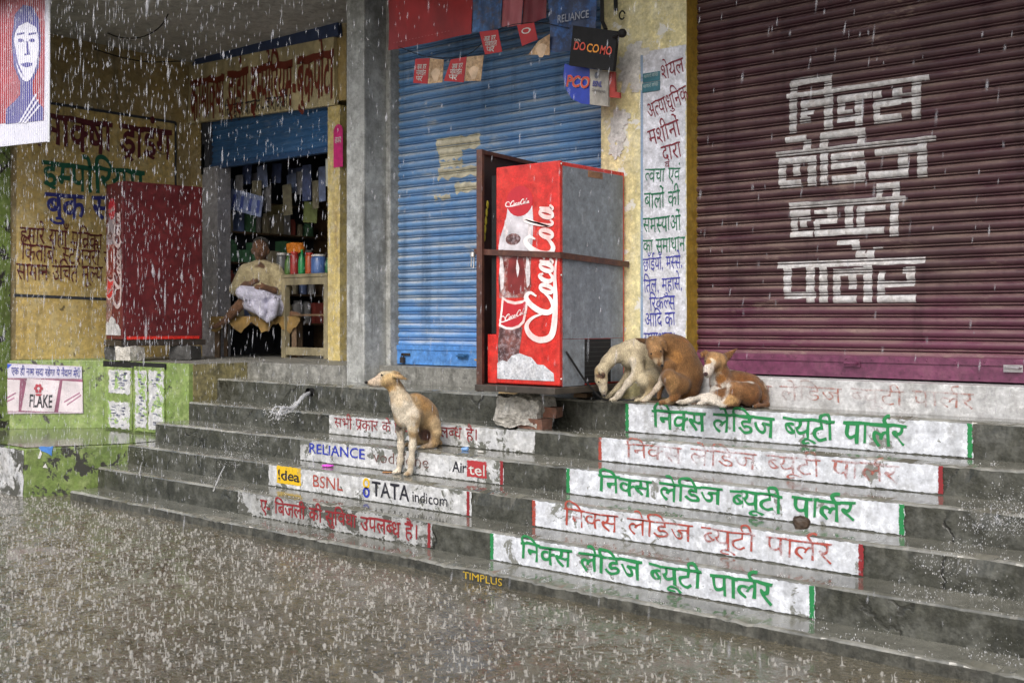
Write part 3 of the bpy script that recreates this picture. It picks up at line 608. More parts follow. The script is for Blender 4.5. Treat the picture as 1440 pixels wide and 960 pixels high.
# rolled-down front of the bookshop shutter, a few slats below the board
mb = MB(); x0, x1 = bkp(284, 0).x, bkp(469, 0).x; zt = bkp(470, 147, 0).z + .05; zb = bkp(376, 219, 0).z; n_ = 70; vs = []
zs = np.linspace(zb, zt + .3, n_); nx = 8
for z_ in zs:
    for x in np.linspace(x0, x1, nx): vs.append((x, YBK + .04 + slat(z_, .066, .014), z_))
mb.add(vs, [(i * nx + k, i * nx + k + 1, (i + 1) * nx + k + 1, (i + 1) * nx + k) for i in range(n_ - 1) for k in range(nx - 1)])
rs = mb.build('roller_shutter', shutter_mat('deep_blue_shutter_paint', (.025, .10, .24), (.02, .08, .2), (.03, .11, .28), (.12, .16, .2), .4, 0, 1, 3), bld, smooth=True)
mb = MB(); mb.box(x0, x1, YBK + .01, YBK + .07, zb - .05, zb); mb.build('bottom_rail', plain('navy_rail', (.02, .06, .15), .5), rs)
mb = MB(); mb.box(x0 - .02, x0 + .14, YBK - .0, YBK + .1, zb - .1, zt + .3); mb.build('shutter_guide', M_dark, rs)

# ---- painted column of text on the cream pillar
ypl = YPIL - .003
def pl(u, v, e=0.): return atY(u, v, ypl - e)
pts = [pl(906, 470), pl(964, 478), pl(964, 62), pl(903, 78)]
pts = [pl(901, 505), pl(965, 505), pl(965, 62), pl(909, 80)]
mb = MB(); rg = ragged((pl(903, 0).x, ypl, Z[5] + .01), (xb - .002, ypl, Z[5] + .01), (xb - .002, ypl, pl(935, 68).z), (pl(903, 0).x, ypl, pl(935, 68).z), .004, 160, 3); mb.add(rg, [tuple(range(len(rg)))]); mb.build('painted_panel', grime('pillar_whitewash', (.63, .65, .72), (.58, .60, .67), (.52, .54, .6), 2, .35, (.3, .3, .28), (.4, .7), .15, 29), pillar_r)
mb = MB(); x = pl(903, 0).x; mb.quad((x - .012, ypl - .002, Z[5] + .01), (x + .008, ypl - .002, Z[5] + .01), (x + .008, ypl - .002, pl(935, 72).z), (x - .012, ypl - .002, pl(935, 72).z)); mb.build('painted_bar', paint('pale_blue_line', (.25, .35, .5), .5), pillar_r)
P_crim = paint('crimson_sign_paint', (.17, .012, .025)); P_teal = paint('bottle_green_sign_paint', (.008, .13, .06)); P_ind = paint('indigo_sign_paint', (.035, .04, .30))
for txt, a, b, h, m, k in (('शेयल', (928, 94), (960, 82), .095, P_crim, {}), ('अत्याधुनिक', (908, 149), (964, 121), .10, P_crim, {}), ('मशीनों', (910, 186), (953, 168), .105, P_crim, {}), ('द्वारा', (929, 208), (956, 199), .10, P_crim, {}),
                           ('त्वचा एवं', (907, 238), (957, 236), .085, P_teal, {}), ('बालों की', (906, 273), (956, 268), .10, P_teal, {}), ('समस्याओं', (904, 308), (957, 302), .10, P_teal, {}), ('का समाधान', (904, 338), (963, 333), .09, P_teal, {}),
                           ('छाँईयाँ, मस्से,', (904, 364), (960, 359), .08, P_ind, {}), ('तिल, मुहासे,', (905, 394), (960, 390), .085, P_ind, {}), ('रिंकल्स', (913, 419), (949, 416), .085, P_ind, {}), ('आदि का', (906, 442), (949, 439), .085, P_ind, {}), ('समाधान।', (905, 468), (950, 468), .085, P_ind, {})):
    write('lettering', txt, pl(*a, .003), pl(*b, .003), h, m, pillar_r, NF, off=-.002, wob=.01, **k)
# peeled patches and stickers on the pillar
def blotch(c, rx, rz, y, mat, name, parent, seed, n=26, rough=.35):
    r = random.Random(seed); pts = []
    for k in range(n):
        a = 2 * math.pi * k / n; q = 1 + rough * (r.random() - .5) * 2; pts.append((c[0] + rx * q * math.cos(a), y, c[2] + rz * q * math.sin(a)))
    mb = MB(); mb.add(pts, [tuple(range(n))]); return mb.build(name, mat, parent)
M_peel = grime('peeled_white_plaster', (.6, .6, .58), (.5, .5, .48), (.66, .66, .66), 6, .2, (.3, .3, .28), (.6, .9), .4, 31)
for c, rx, rz, s in ((pl(886, 98), .10, .13, 1), (pl(893, 75), .09, .07, 2), (pl(897, 122), .06, .035, 3), (pl(868, 180), .07, .11, 4), (pl(866, 212), .06, .05, 5), (pl(877, 165), .05, .05, 6)): blotch(c, rx, rz, ypl - .0008 * s, M_peel, 'peeled_patch', pillar_r, s)
for (u0, u1, v) in ((904, 928, 104), (903, 928, 118)):
    a, b = pl(u0, v, .006), pl(u1, v + 9, .006); mb = MB(); mb.slab([(a.x, a.y, a.z), (b.x, a.y, a.z), (b.x, a.y, b.z), (a.x, a.y, b.z)], (0, .001, 0)); st = tag(mb.build('sticker', plain('teal_sticker', (.03, .13, .17), .5)), 'torn teal paper sticker at the top of the painted pillar, ' + ('upper strip' if v < 110 else 'lower strip'), 'sticker', 'stickers on the painted pillar')
    write('lettering', 'सहकारी समिति', (a.x + .01, a.y - .003, a.z - .012), (b.x - .01, a.y - .003, a.z - .012), .02, plain('sticker_ink', (.35, .45, .45), .6), st, NF)

# ------------------------------------------------------------------ the lime green platform left of the steps
def onplane(u, v, p0, n): r = ray(u, v); n = Vector(n); return CAM + r * ((Vector(p0) - CAM).dot(n) / r.dot(n))
plat = thing('green_platform', 'lime green masonry platform with poster covered cupboard doors left of the steps', 'platform', (-9.3, 5.2, 0))
mb = MB(); mb.slab([(-8.5, 5.67, -.3), (-8.5, 5.12, -.3), (-8.87, 4.37, -.3), (-13, 4.37, -.3), (-13, 5.67, -.3)], (0, 0, Z[2] + .3 - .004)); base = mb.build('platform_base', M_green2, plat, bevel=.012)
mb = MB(); rg = ragged((-13, 4.366, -.1), (-8.885, 4.366, -.1), (-8.885, 4.366, Z[2] - .02), (-13, 4.366, Z[2] - .02), .012, 120, 2); mb.add(rg, [tuple(range(len(rg)))]); mb.build('whitewashed_front', M_dirtywhite, base)
mb = MB(); zz = Z[2] - .001; mb.add([(-8.52, 5.66, zz + .003), (-8.52, 5.13, zz + .003), (-8.89, 4.39, zz + .003), (-13, 4.39, zz + .003), (-13, 5.66, zz + .003)], [(0, 1, 2, 3, 4)]); mb.build('wet_ledge', wet('green_wet_ledge', (.07, .085, .04), (.12, .13, .09), 3), base)
C0 = Vector((-9.92, 5.655, 0)); C1 = Vector((-10.6, 4.98, 0)); dF = (C1 - C0).normalized(); nF = Vector((dF.y, -dF.x, 0)); nF = nF if nF.dot(CAM - C0) > 0 else -nF
zt = Z6 - .007
mb = MB(); C2 = C0 + dF * 2.2
mb.slab([(C0.x, C0.y, Z[2]), (C2.x, C2.y, Z[2]), (C2.x - .3, C2.y + 1.2, Z[2]), (C0.x - .9, C0.y + .6, Z[2]), (C0.x + .02, C0.y + .5, Z[2])], (0, 0, zt - Z[2])); mb.build('bench_wall', M_green, plat, bevel=.006)
mb = MB(); mb.box(-9.925, XL + .002, 5.655, 5.72, Z[2], zt); dw = mb.build('cupboard_front', M_green, plat, bevel=.006)
def dp(u, v, e=0.): return atY(u, v, 5.655 - e)
def rect(mb, f, u0, v0, u1, v1, th, e=.0):
    a, b = f(u0, v1, e), f(u1, v0, e); mb.slab([(a.x, a.y, a.z), (b.x, a.y, a.z), (b.x, a.y, b.z), (a.x, a.y, b.z)], (0, th, 0)); return a, b
for k, (u0, u1) in enumerate(((147, 185), (188, 231))):
    mb = MB(); rect(mb, dp, u0, 517, u1, 600 + k * 5, .02, .018); d = mb.build('cupboard_door', M_green, dw, bevel=.004)
mb = MB(); rect(mb, dp, 145, 511, 232, 515, .02, .016); mb.build('door_slot', M_black, dw)
def tornpaper(f, u0, v0, u1, v1, e, seed, mat, name, parent, jit=.014, hole=None):
    a, b = f(u0, v1, e), f(u1, v0, e); rg = ragged((a.x, a.y, a.z), (b.x, a.y, a.z), (b.x, a.y, b.z), (a.x, a.y, b.z), jit, 34, seed); mb = MB(); mb.slab(rg, (0, .002, 0)); return mb.build(name, mat, parent)
M_poster = grime('torn_poster_paper', (.58, .58, .6), (.48, .49, .5), (.3, .32, .36), 7, .0, rough=(.6, .9), bstr=.3, seed=33, chips=.55, chipcol=(.22, .33, .10), fine=120)
for k, (q, lab) in enumerate((((153, 521, 183, 552), 'torn white bill pasted at the top of the left green cupboard door'), ((152, 566, 182, 600), 'torn white bill pasted at the foot of the left green cupboard door'), ((190, 522, 206, 600), 'narrow torn white bill on the left of the right green cupboard door'), ((209, 522, 230, 603), 'torn white bill on the right side of the right green cupboard door'))):
    p = tag(tornpaper(dp, *q, .022, 60 + k, M_poster, 'poster', None), lab, 'poster', 'torn bills on the cupboard doors')
    rr = random.Random(k); a, b = dp(q[0] + 3, q[3] - 4, .025), dp(q[2] - 3, q[1] + 4, .025); mb = MB()
    for j in range(26):
        x = rr.uniform(a.x, b.x - .05); z_ = rr.uniform(a.z, b.z); w = rr.uniform(.015, .07); hh = rr.uniform(.004, .012); mb.quad((x, a.y, z_), (min(x + w, b.x), a.y, z_), (min(x + w, b.x), a.y, z_ + hh), (x, a.y, z_ + hh))
    mb.build('print_lines', plain('faded_ink', (.12, .13, .2), .8, .4, 30), p)
mb = MB(); mb.slab([(XL + .006, 5.70, Z[3] + .002), (XL + .006, 6.276, Z[3] + .002), (XL + .006, 6.276, Z6 - .012), (XL + .006, 5.70, Z6 - .012)], (-.02, 0, 0)); mb.build('mossy_end', M_mossy, plat)
# enamel advertisement let into the bench wall
def fp(u, v, e=0.): return onplane(u, v, C0 + nF * e, nF)
ad = thing('cigarette_sign', 'printed tin cigarette advertisement with three white packs on the green bench wall', 'sign', fp(58, 580, .01))
mb = MB(); mb.slab([fp(-40, 582, .012), fp(117, 581, .012), fp(115, 515, .012), fp(-40, 508, .012)], nF * -.014); mb.build('tin_panel', plain('pale_lilac_print', (.42, .36, .42), .35, .3, 4, dirt=.3), ad)
def fpoly(name, pts, e, mat): mb = MB(); mb.slab([fp(u, v, e) for u, v in pts], nF * -.0015); return mb.build(name, mat, ad)
fpoly('header_band', [(-40, 530), (115, 532), (115, 516), (-40, 509)], .0135, plain('header_lilac', (.46, .45, .55), .4, .2, 6))
fpoly('blue_corner', [(-40, 545), (-5, 534), (17, 512), (-40, 508)], .015, plain('corner_blue', (.02, .07, .45), .4))
fpoly('pack_ground', [(-40, 578), (116, 580), (116, 533), (-40, 531)], .0130, plain('mauve_ground', (.22, .07, .13), .4, .5, 5))  # printed mauve ground behind the packs
for pts in ([(-30, 577), (26, 578), (28, 534), (-28, 531)], [(30, 577), (76, 579), (84, 535), (38, 532)], [(82, 579), (116, 580), (116, 537), (88, 535)]): fpoly('printed_pack', pts, .0145, plain('pack_white', (.55, .5, .54), .35, .35, 5))
write('lettering', 'FLAKE', fp(41, 572, .017), fp(73, 573, .017), .115, P_blk, ad, nF, deva=False, off=.02)
write('lettering', 'एक ही नाम सदा रहेगा ये मैदान मेरी', fp(16, 517, .0165), fp(113, 521, .0165), .06, P_navy, ad, nF, off=.01)
mb = MB()
for a in range(6): c = fp(54 + 4.2 * math.cos(a * 1.047), 546 + 4.5 * math.sin(a * 1.047), .016); mb.slab([c + RT * (.016 * math.cos(b)) + UP * (.018 * math.sin(b)) for b in np.linspace(0, 5.5, 7)], nF * .0006 * (a + 1))
c = fp(54, 553.5, .016); mb.slab([c + RT * -.035, c + RT * .035, c + RT * .02 + UP * -.02, c + RT * -.02 + UP * -.02], nF * .0007); mb.build('pack_emblem', plain('emblem_red', (.3, .03, .05), .5), ad)
mb = MB()
for (a, b) in (((90, 566), (112, 553)), ((94, 570), (114, 556)), ((0, 566), (22, 553)), ((-2, 571), (20, 560))): p, q = fp(*a, .017), fp(*b, .017); mb.quad(p, q, q + UP * .012, p + UP * .012)
mb.build('pack_stripe', plain('stripe_mauve', (.3, .1, .2), .5), ad)
# scraps of blue paper on the chipped end wall
pe0, pe1 = Vector((-8.5, 5.12, 0)), Vector((-8.87, 4.37, 0)); dE = (pe1 - pe0).normalized(); nE = Vector((dE.y, -dE.x, 0)); nE = nE if nE.dot(CAM - pe0) > 0 else -nE
def ep(u, v, e=.004): return onplane(u, v, pe0 + nE * e, nE)
mb = MB(); mb.slab([ep(*p) for p in ((54, 629), (58, 627), (66, 628), (75, 627), (73, 634), (73, 641), (67, 637), (57, 633))], nE * .002); tag(mb.build('paper_scrap', plain('blue_paper', (.06, .2, .55), .6)), 'small torn blue paper scrap on the chipped green end wall', 'paper scrap')
mb = MB(); mb.slab([ep(*p) for p in ((53, 644), (57, 632), (59, 638), (56, 645))], nE * .002); mb.slab([ep(*p) for p in ((60, 657), (64, 651), (67, 658))], nE * .002); tag(mb.build('paper_scrap', M_offwhite), 'tiny white paper remnants on the chipped green end wall', 'paper scrap')

# ------------------------------------------------------------------ drinks coolers
def script_logo():
    """flowing script drinks logo as ribbons: x along the word 0..4.3, y up, x-height .5, capitals 1"""
    def wv(n, a, b): t = np.linspace(0, 1, n); return a + (b - a) * np.sin(t * math.pi)
    out = []
    def st(pts, a=.035, b=.085, m=7): P = crom(pts, m); out.append(stroke2(P, list(wv(len(P), a, b))))
    def oval(cx, cy, rx, ry): t = np.linspace(0, 2 * math.pi, 25); P = np.stack([cx + rx * np.cos(t) + .30 * ry * np.sin(t), cy + ry * np.sin(t)], 1); out.append(stroke2(P, list(.05 + .035 * np.abs(np.cos(t)))))
    st([(.72, .62), (.86, .86), (.70, 1.02), (.42, .86), (.16, .5), (.10, .16), (.30, -.02), (.62, .10), (.86, .34)], .03, .11)
    st([(.10, .20), (-.1, .75), (-.42, 1.0), (-.78, .85), (-.96, .48), (-.82, .08), (-.3, -.06), (.6, -.10), (1.5, -.08), (2.25, -.16)], .02, .12)
    oval(1.00, .24, .13, .24); st([(1.58, .36), (1.52, .49), (1.36, .38), (1.28, .14), (1.40, .0), (1.62, .14)])
    oval(1.82, .24, .13, .24); st([(2.08, .5), (2.0, .22), (2.0, .03), (2.16, .1)])
    st([(2.12, .32), (2.3, .34)], .03, .05)
    st([(2.92, .66), (3.02, .9), (2.86, 1.04), (2.6, .86), (2.38, .5), (2.34, .14), (2.54, -.02), (2.8, .1), (2.98, .3)], .03, .11)
    oval(3.10, .24, .13, .24); st([(3.36, .12), (3.62, .82), (3.72, 1.0), (3.64, 1.02), (3.50, .6), (3.42, .12), (3.5, 0), (3.62, .1)], .03, .07)
    oval(3.86, .24, .13, .24); st([(4.12, .5), (4.04, .22), (4.04, .03), (4.2, .1)])
    return out
LOGO = script_logo()
M_bot_neck = plain('bottle_frosty_white', (.50, .48, .52), .35, .5, 9); M_bot_body = grime('bottle_cola_print', (.12, .018, .016), (.25, .06, .05), (.52, .44, .44), 5, 0, rough=(.25, .4), bstr=.02, seed=41)
M_bot_dark = grime('bottle_dark_print', (.06, .03, .035), (.2, .08, .07), (.4, .33, .36), 9, 0, rough=(.25, .4), bstr=.02, seed=42)
M_ice = grime('ice_print', (.66, .67, .7), (.5, .52, .56), (.25, .27, .32), 14, 0, rough=(.3, .5), bstr=.05, seed=43, fine=90)
M_logo = plain('logo_white', (.72, .70, .70), .35, .08, 20, dirt=.12, dirtcol=(.5, .1, .08)); M_cap = plain('bottle_cap_red', (.42, .02, .03), .3, .15)
def bottle_art(parent, P, nrm, M_logo=M_logo, M_bot_neck=M_bot_neck, M_ice=M_ice):
    """the print on a cooler door; P(s, t) maps the door, s 0..1 to the right and t 0..1 upward"""
    def poly(name, pts, e, mat): mb = MB(); mb.slab([P(s, t) + nrm * e for s, t in pts], nrm * -.0008); return mb.build(name, mat, parent)
    L = lambda x, y: ((x - 72) / 228, (865 - y) / 812)
    poly('print_bottle_neck', [L(*p) for p in ((114, 205), (109, 240), (99, 275), (85, 315), (79, 345), (78, 372), (205, 372), (209, 330), (211, 260), (207, 205))], .0012, M_bot_neck)
    poly('print_bottle_body', [L(*p) for p in ((78, 372), (84, 420), (78, 470), (82, 545), (190, 545), (204, 500), (200, 440), (205, 372))], .0013, M_bot_body)
    for k, (xa_, xb_, y0_, y1_) in enumerate(((86, 98, 385, 520), (186, 197, 390, 510), (150, 156, 400, 470), (104, 112, 250, 330), (194, 202, 250, 340))): poly('print_highlight', [L(xa_, y0_), L(xa_ - 4, (y0_ + y1_) / 2), L(xa_ + 2, y1_), L(xb_, y1_ - 12), L(xb_ + 3, (y0_ + y1_) / 2), L(xb_ - 2, y0_ + 14)], .0019, plain('print_pale_glint', (.6, .55, .57), .35, .5, 25))
    poly('print_cola_dark', [L(120, 400), L(112, 450), L(116, 520), L(146, 535), L(176, 520), L(180, 450), L(172, 395), L(140, 384)], .0016, plain('print_cola_brown', (.16, .02, .02), .3, .6, 7))
    poly('print_bottle_glass', [L(135 + 29 * math.cos(a), 325 + 22 * math.sin(a)) for a in np.linspace(0, 6, 14)], .002, M_bot_dark)
    poly('print_bottle_foot', [L(*p) for p in ((82, 655), (76, 720), (76, 800), (150, 800), (166, 700), (170, 655))], .0014, M_bot_dark)
    poly('print_bottle_label', [L(*p) for p in ((92, 540), (88, 590), (80, 652), (108, 664), (132, 666), (160, 656), (178, 638), (188, 590), (193, 545), (170, 556), (142, 560), (112, 552))], .0022, M_logo)
    poly('print_label_red', [L(*p) for p in ((99, 553), (95, 595), (88, 645), (110, 655), (132, 656), (156, 647), (171, 631), (180, 590), (184, 558), (168, 567), (142, 571), (114, 564))], .003, M_cap)
    r = random.Random(3); top = [(74, 795), (95, 780), (112, 788), (130, 762), (160, 752), (182, 764), (205, 772), (226, 790), (250, 796), (268, 812), (286, 820)]
    poly('print_ice', [L(x, y + r.uniform(-4, 4)) for x, y in top] + [L(288, 852), L(74, 852)], .0026, M_ice)
    poly('print_cap', [L(160 + 50 * math.cos(a), 184 + 57 * math.sin(a)) for a in np.linspace(0, 6.1, 22)], .0024, M_cap)
    def logo(name, org, ax, ay, k, e):
        mb = MB()
        for q, (V, Fc) in enumerate(LOGO): mb.add([P(org[0] + ax[0] * p[0] * k + ay[0] * p[1] * k, org[1] + ax[1] * p[0] * k + ay[1] * p[1] * k) + nrm * (e + .00017 * q) for p in V], Fc)
        return mb.build(name, M_logo, parent)
    logo('script_lettering', L(283, 610), (0, 1 / 812), (-1 / 228, 0), 96, .0034)
    logo('script_lettering', L(124, 200), (1 / 228, .08 / 812), (0, 1 / 812), 17.5, .0032)
    logo('script_lettering', L(104, 632), (1 / 228, .35 / 812), (-.0 / 228, 1 / 812), 20, .0038)
# the main cooler on the step
cx0, cx1, cy0, cy1, cz0, cz1 = -4.814, -4.289, 5.53, 6.25, H - .418, H + 1.0
cool = thing('drinks_cooler', 'tall red drinks cooler with a cola bottle print and grey sheet metal side', 'cooler', ((cx0 + cx1) / 2, (cy0 + cy1) / 2, cz0))
mb = MB(); mb.box(cx0, cx1, cy0 + .03, cy1, cz0, cz1 - .004); mb.build('cabinet', M_red, cool, bevel=.006)
mb = MB(); mb.box(cx0 + .004, cx1 + .006, cy0, cy0 + .028, cz0 + .006, cz1); mb.build('door', M_red, cool, bevel=.008)
mb = MB(); mb.box(cx0 - .045, cx0, cy0 + .012, cy0 + .1, cz0 + .33, cz1 - .05); mb.build('dark_gap_strip', M_black, cool)  # black strip filling the gap between gate post and cooler front
mb = MB(); mb.box(cx0 - .075, cx0 + .002, cy0 + .006, cy0 + .12, cz0 + .004, cz0 + .325); mb.build('corner_plate', M_red, cool, bevel=.004)
mb = MB(); mb.box(cx1 + .001, cx1 + .005, cy0 + .036, cy1 - .022, cz0 + .30, cz1 - .03); sp = mb.build('side_panel', M_greymetal, cool)
mb = MB(); mb.box(cx1 + .001, cx1 + .007, cy0 + .036, cy0 + .26, cz0 + .0, cz0 + .297); mb.build('lower_panel', M_greymetal, cool)
mb = MB(); mb.box(cx1 + .001, cx1 + .0065, cy0 + .56, cy1 - .022, cz0 + .01, cz0 + .297); mb.build('lower_panel', M_greymetal, cool)
mb = MB(); mb.box(cx1 - .0, cx1 + .0025, cy0 + .26, cy0 + .56, cz0 + .01, cz0 + .295); mb.build('compressor_vent', M_black, cool)
mb = MB()
for k in range(9): mb.box(cx1 + .0026, cx1 + .0046, cy0 + .265, cy0 + .55, cz0 + .03 + k * .03, cz0 + .034 + k * .03)
mb.build('vent_grille', plain('vent_grey', (.026, .028, .028), .7), cool)
mb = MB(); mb.box(cx1 + .0055, cx1 + .0075, cy0 + .30, cy0 + .46, cz1 - .075, cz1 - .035); mb.build('rating_plate', plain('rust_plate', (.25, .13, .07), .7, .5), cool)
mb = MB()
for (yy, zz) in ((cy0 + .014, cz1 - .02), (cy0 + .014, cz0 + .7), (cy0 + .014, cz0 + .05)): mb.ball((cx1 + .008, yy, zz), .006, 6, 4)
mb.build('hinge_screw', M_offwhite, cool)
PW = lambda s, t: Vector((cx0 + .012 + s * (cx1 - cx0 - .02), cy0 - .0005, cz0 + .012 + t * (cz1 - cz0 - .02)))
bottle_art(cool, PW, NF)
pth = [(cx1 + .012, cy0 + .06, cz0 + .22), (cx1 + .03, cy0 + .12, cz0 + .14), (cx1 + .045, cy0 + .22, cz0 + .03), (cx1 + .09, cy0 + .33, Z[5] + .02), (cx1 + .18, cy0 + .36, Z[5] + .012), (cx1 + .30, cy0 + .42, Z[5] + .011)]
mb = MB(); mb.tube([tuple(p) for p in crom(pth, 5)], .007, 6); mb.build('power_cable', M_black, cool, smooth=True)
# iron strap and gate leaf that lock the cooler in place
cage = thing('iron_cage', 'rusty brown iron gate leaf and flat strap locked around the red cooler', 'cage', (-4.95, 5.8, Z[5]))
g0, g1 = Vector((-4.93, 5.50, 0)), Vector((-5.035, 6.2, 0)); gd = (g1 - g0).normalized(); gn = Vector((-gd.y, gd.x, 0))
zb_, zt_ = H - .47, H + 1.125
mb = MB(); mb.slab([g0 + UP * zb_, g1 + UP * zb_, g1 + UP * zt_, g0 + UP * zt_], gn * .012); mb.build('gate_sheet', plain('black_brown_sheet', (.03, .014, .012), .5, .4, 6), cage)
mb = MB()
for p in (g0, g1): mb.obox(p + UP * ((zb_ + zt_) / 2) - gn * .008, gd * .016, gn * .022, UP * (zt_ - zb_) / 2)
mb.obox((g0 + g1) / 2 + UP * (zt_ - .015) - gn * .008, gd * (g1 - g0).length / 2, gn * .019, UP * .014); mb.build('gate_frame', M_rust, cage, bevel=.003)
s0 = Vector((-4.985, cy0 - .022, H + .455)); s1 = Vector((cx1 + .016, cy0 - .018, H + .405)); s2 = Vector((cx1 + .02, cy1 + .02, H + .375))
def barx(a, b, th, h, off): d = (b - a); n = Vector((-d.y, d.x, 0)).normalized(); return [a - UP * h, b - UP * h, b + UP * h, a + UP * h], n * off
mb = MB(); p, o = barx(s0, s1, 0, .019, .008); mb.slab(p, o); p, o = barx(s1, s2, 0, .019, -.008); mb.slab(p, o); mb.build('flat_strap', M_rust, cage)
mb = MB(); mb.lathe(s0 + Vector((-.0, -.012, -.02)), [(.004, -.02), (.02, -.014), (.02, .014), (.004, .02)], 10); mb.tube([s0 + Vector((-.012, -.01, -.03)), s0 + Vector((-.016, -.012, -.1)), s0 + Vector((.008, -.012, -.11)), s0 + Vector((.012, -.01, -.03))], .005, 6); mb.build('padlock', plain('bright_steel', (.6, .6, .62), .3, .1, 20, .9), cage)
mb = MB()
for k in range(5): c = g0 + gd * (.05 + .01 * k) + UP * (H + .55 + k * .055) - gn * .006; mb.ball(c, (.006, .012, .03), 7, 5)
mb.build('marigold_string', plain('faded_marigold', (.3, .25, .02), .7), cage)
# things under the cooler
def rough_block(name, lab, cat, c, ext, rz, mat, seed, amp=.02, freq=7., cuts=9, bev=.3, group=None):
    from mathutils import noise as mn
    bm = bmesh.new(); bmesh.ops.create_cube(bm, size=2.); bmesh.ops.subdivide_edges(bm, edges=bm.edges[:], cuts=cuts, use_grid_fill=True)
    R = Matrix.Rotation(rz, 3, 'Z'); e = Vector(ext)
    for v in bm.verts:
        p = v.co.copy(); q = p.normalized() * 1.25; p = p.lerp(q, bev); w = Vector((p.x * e.x, p.y * e.y, p.z * e.z))
        o = Vector((seed * 7.1, seed * 3.3, 0)); d = mn.noise_vector((w + o) * freq) * amp + mn.noise_vector((w + o) * freq * 3.7) * amp * .4
        w += d; w.z = max(w.z, -e.z); v.co = R @ w + Vector(c)
    me = bpy.data.meshes.new(name); bm.to_mesh(me); bm.free(); me.materials.append(mat)
    return tag(link(name, me), lab, cat, group)
p = atZ(741, 600, Z[4]); rough_block('concrete_lump', 'rough broken lump of old concrete propping the red cooler', 'rubble', (p.x - .005, 5.765, Z[4] + .103), (.165, .11, .106), .1, M_rubble, 3, .035, 9, 12, .25)
p = atZ(769, 600, Z[4]); rough_block('brick', 'reddish brick lying on the step in front of the concrete lump', 'brick', (p.x, 5.735, Z[4] + .034), (.112, .052, .034), -.05, M_brick, 5, .005, 14, 6, .06, 'bricks under the cooler')
rough_block('brick', 'dusty brick wedged on top of the front brick beside the lump', 'brick', (p.x + .045, 5.82, Z[4] + .105), (.085, .055, .034), .25, M_brick, 9, .007, 14, 6, .08, 'bricks under the cooler')
p0 = atY(666, 545, 5.44); mb = MB(); mb.box(p0.x, cx1 + .03, 5.45, 6.24, cz0 - .045, cz0 - .004); tag(mb.build('base_plank', plain('wet_dark_board', (.045, .037, .03), .5, .5, 9), bevel=.006), 'dark wooden base board under the red cooler', 'board')
for (u, v, w, lab) in ((713, 552, .09, 'pale split wood wedge under the dark base board'), (820, 556, .05, 'small grey wood wedge near the cooler cable')):
    q = atZ(u, v + 3, Z[5]); rough_block('wood_wedge', lab, 'wedge', (q.x, max(q.y, 5.99), Z[5] + .017), (w, .05, .015), .2, plain('pale_split_wood', (.42, .3, .15), .7, .4, 14) if w > .06 else M_wood, int(w * 1000), .004, 12, 4, .1, 'wedges under the base board')
q = atY(672, 507, 5.6); mb = MB(); mb.tube([q + Vector((-.03, 0, .006)), q + Vector((.0, .0, .002)), q + Vector((.06, .02, -.004))], [.004, .012, .012], 7); tag(mb.build('wooden_peg', plain('peg_wood', (.4, .24, .1), .7)), 'short pointed wooden peg sticking out beside the gate leaf', 'peg')
# the old cooler on the green platform
A = Vector((-9.53, 5.63, 0)); ds = Vector((.158, .987, 0)); df = Vector((-.987, .158, 0)); oz0, oz1 = H - .186, H + 1.305
old = thing('old_drinks_cooler', 'faded dark red drinks cooler with worn print standing on the green platform', 'cooler', A + df * .2 + ds * .4 + UP * oz0)
mb = MB(); mb.obox(A + df * .2 + ds * .41 + UP * ((oz0 + oz1) / 2), df * .2, ds * .385, UP * (oz1 - oz0) / 2); mb.build('cabinet', M_redold, old, bevel=.008)
mb = MB(); mb.obox(A + df * .2 + ds * .012 + UP * ((oz0 + oz1) / 2), df * .203, ds * .014, UP * ((oz1 - oz0) / 2 - .004)); mb.build('door', M_redold, old, bevel=.005)
nO = -ds
bottle_art(old, lambda s, t: A + df * (.4 - .39 * s) + nO * .004 + UP * (oz0 + .02 + t * (oz1 - oz0 - .03)), nO, plain('faded_logo_print', (.42, .33, .33), .5, .5, 12), plain('faded_neck_print', (.26, .22, .24), .5, .5, 9), plain('faded_ice_print', (.4, .4, .41), .6, .6, 18))
mb = MB(); mb.obox(A - df * .003 + ds * .40 + UP * (oz0 + .018), df * .002, ds * .36, UP * .014); mb.build('kick_strip', M_red, old)
mb = MB(); mb.obox(A + df * .2 + ds * .4 + UP * (oz0 - .03), df * .22, ds * .42, UP * .028); mb.build('stand_frame', M_iron, old)
for k, (a, b, w, l) in enumerate(((.33, .1, .12, 'dark stone block under the front left of the faded cooler'), (.02, .08, .10, 'grey concrete block under the front right of the faded cooler'), (.0, .62, .12, 'dark stone block under the rear of the faded cooler'))):
    c = A + df * a + ds * b; h = (oz0 - .058 - Z6) / 2; rough_block('stone_block', l, 'block', (c.x, c.y, Z6 + h - .004), (w, .09, h), .2 * k, M_rubble if k == 1 else plain('dark_stone', (.05, .05, .05), .8, .5, 9), 20 + k, .01, 10, 5, .12, 'blocks under the faded cooler')
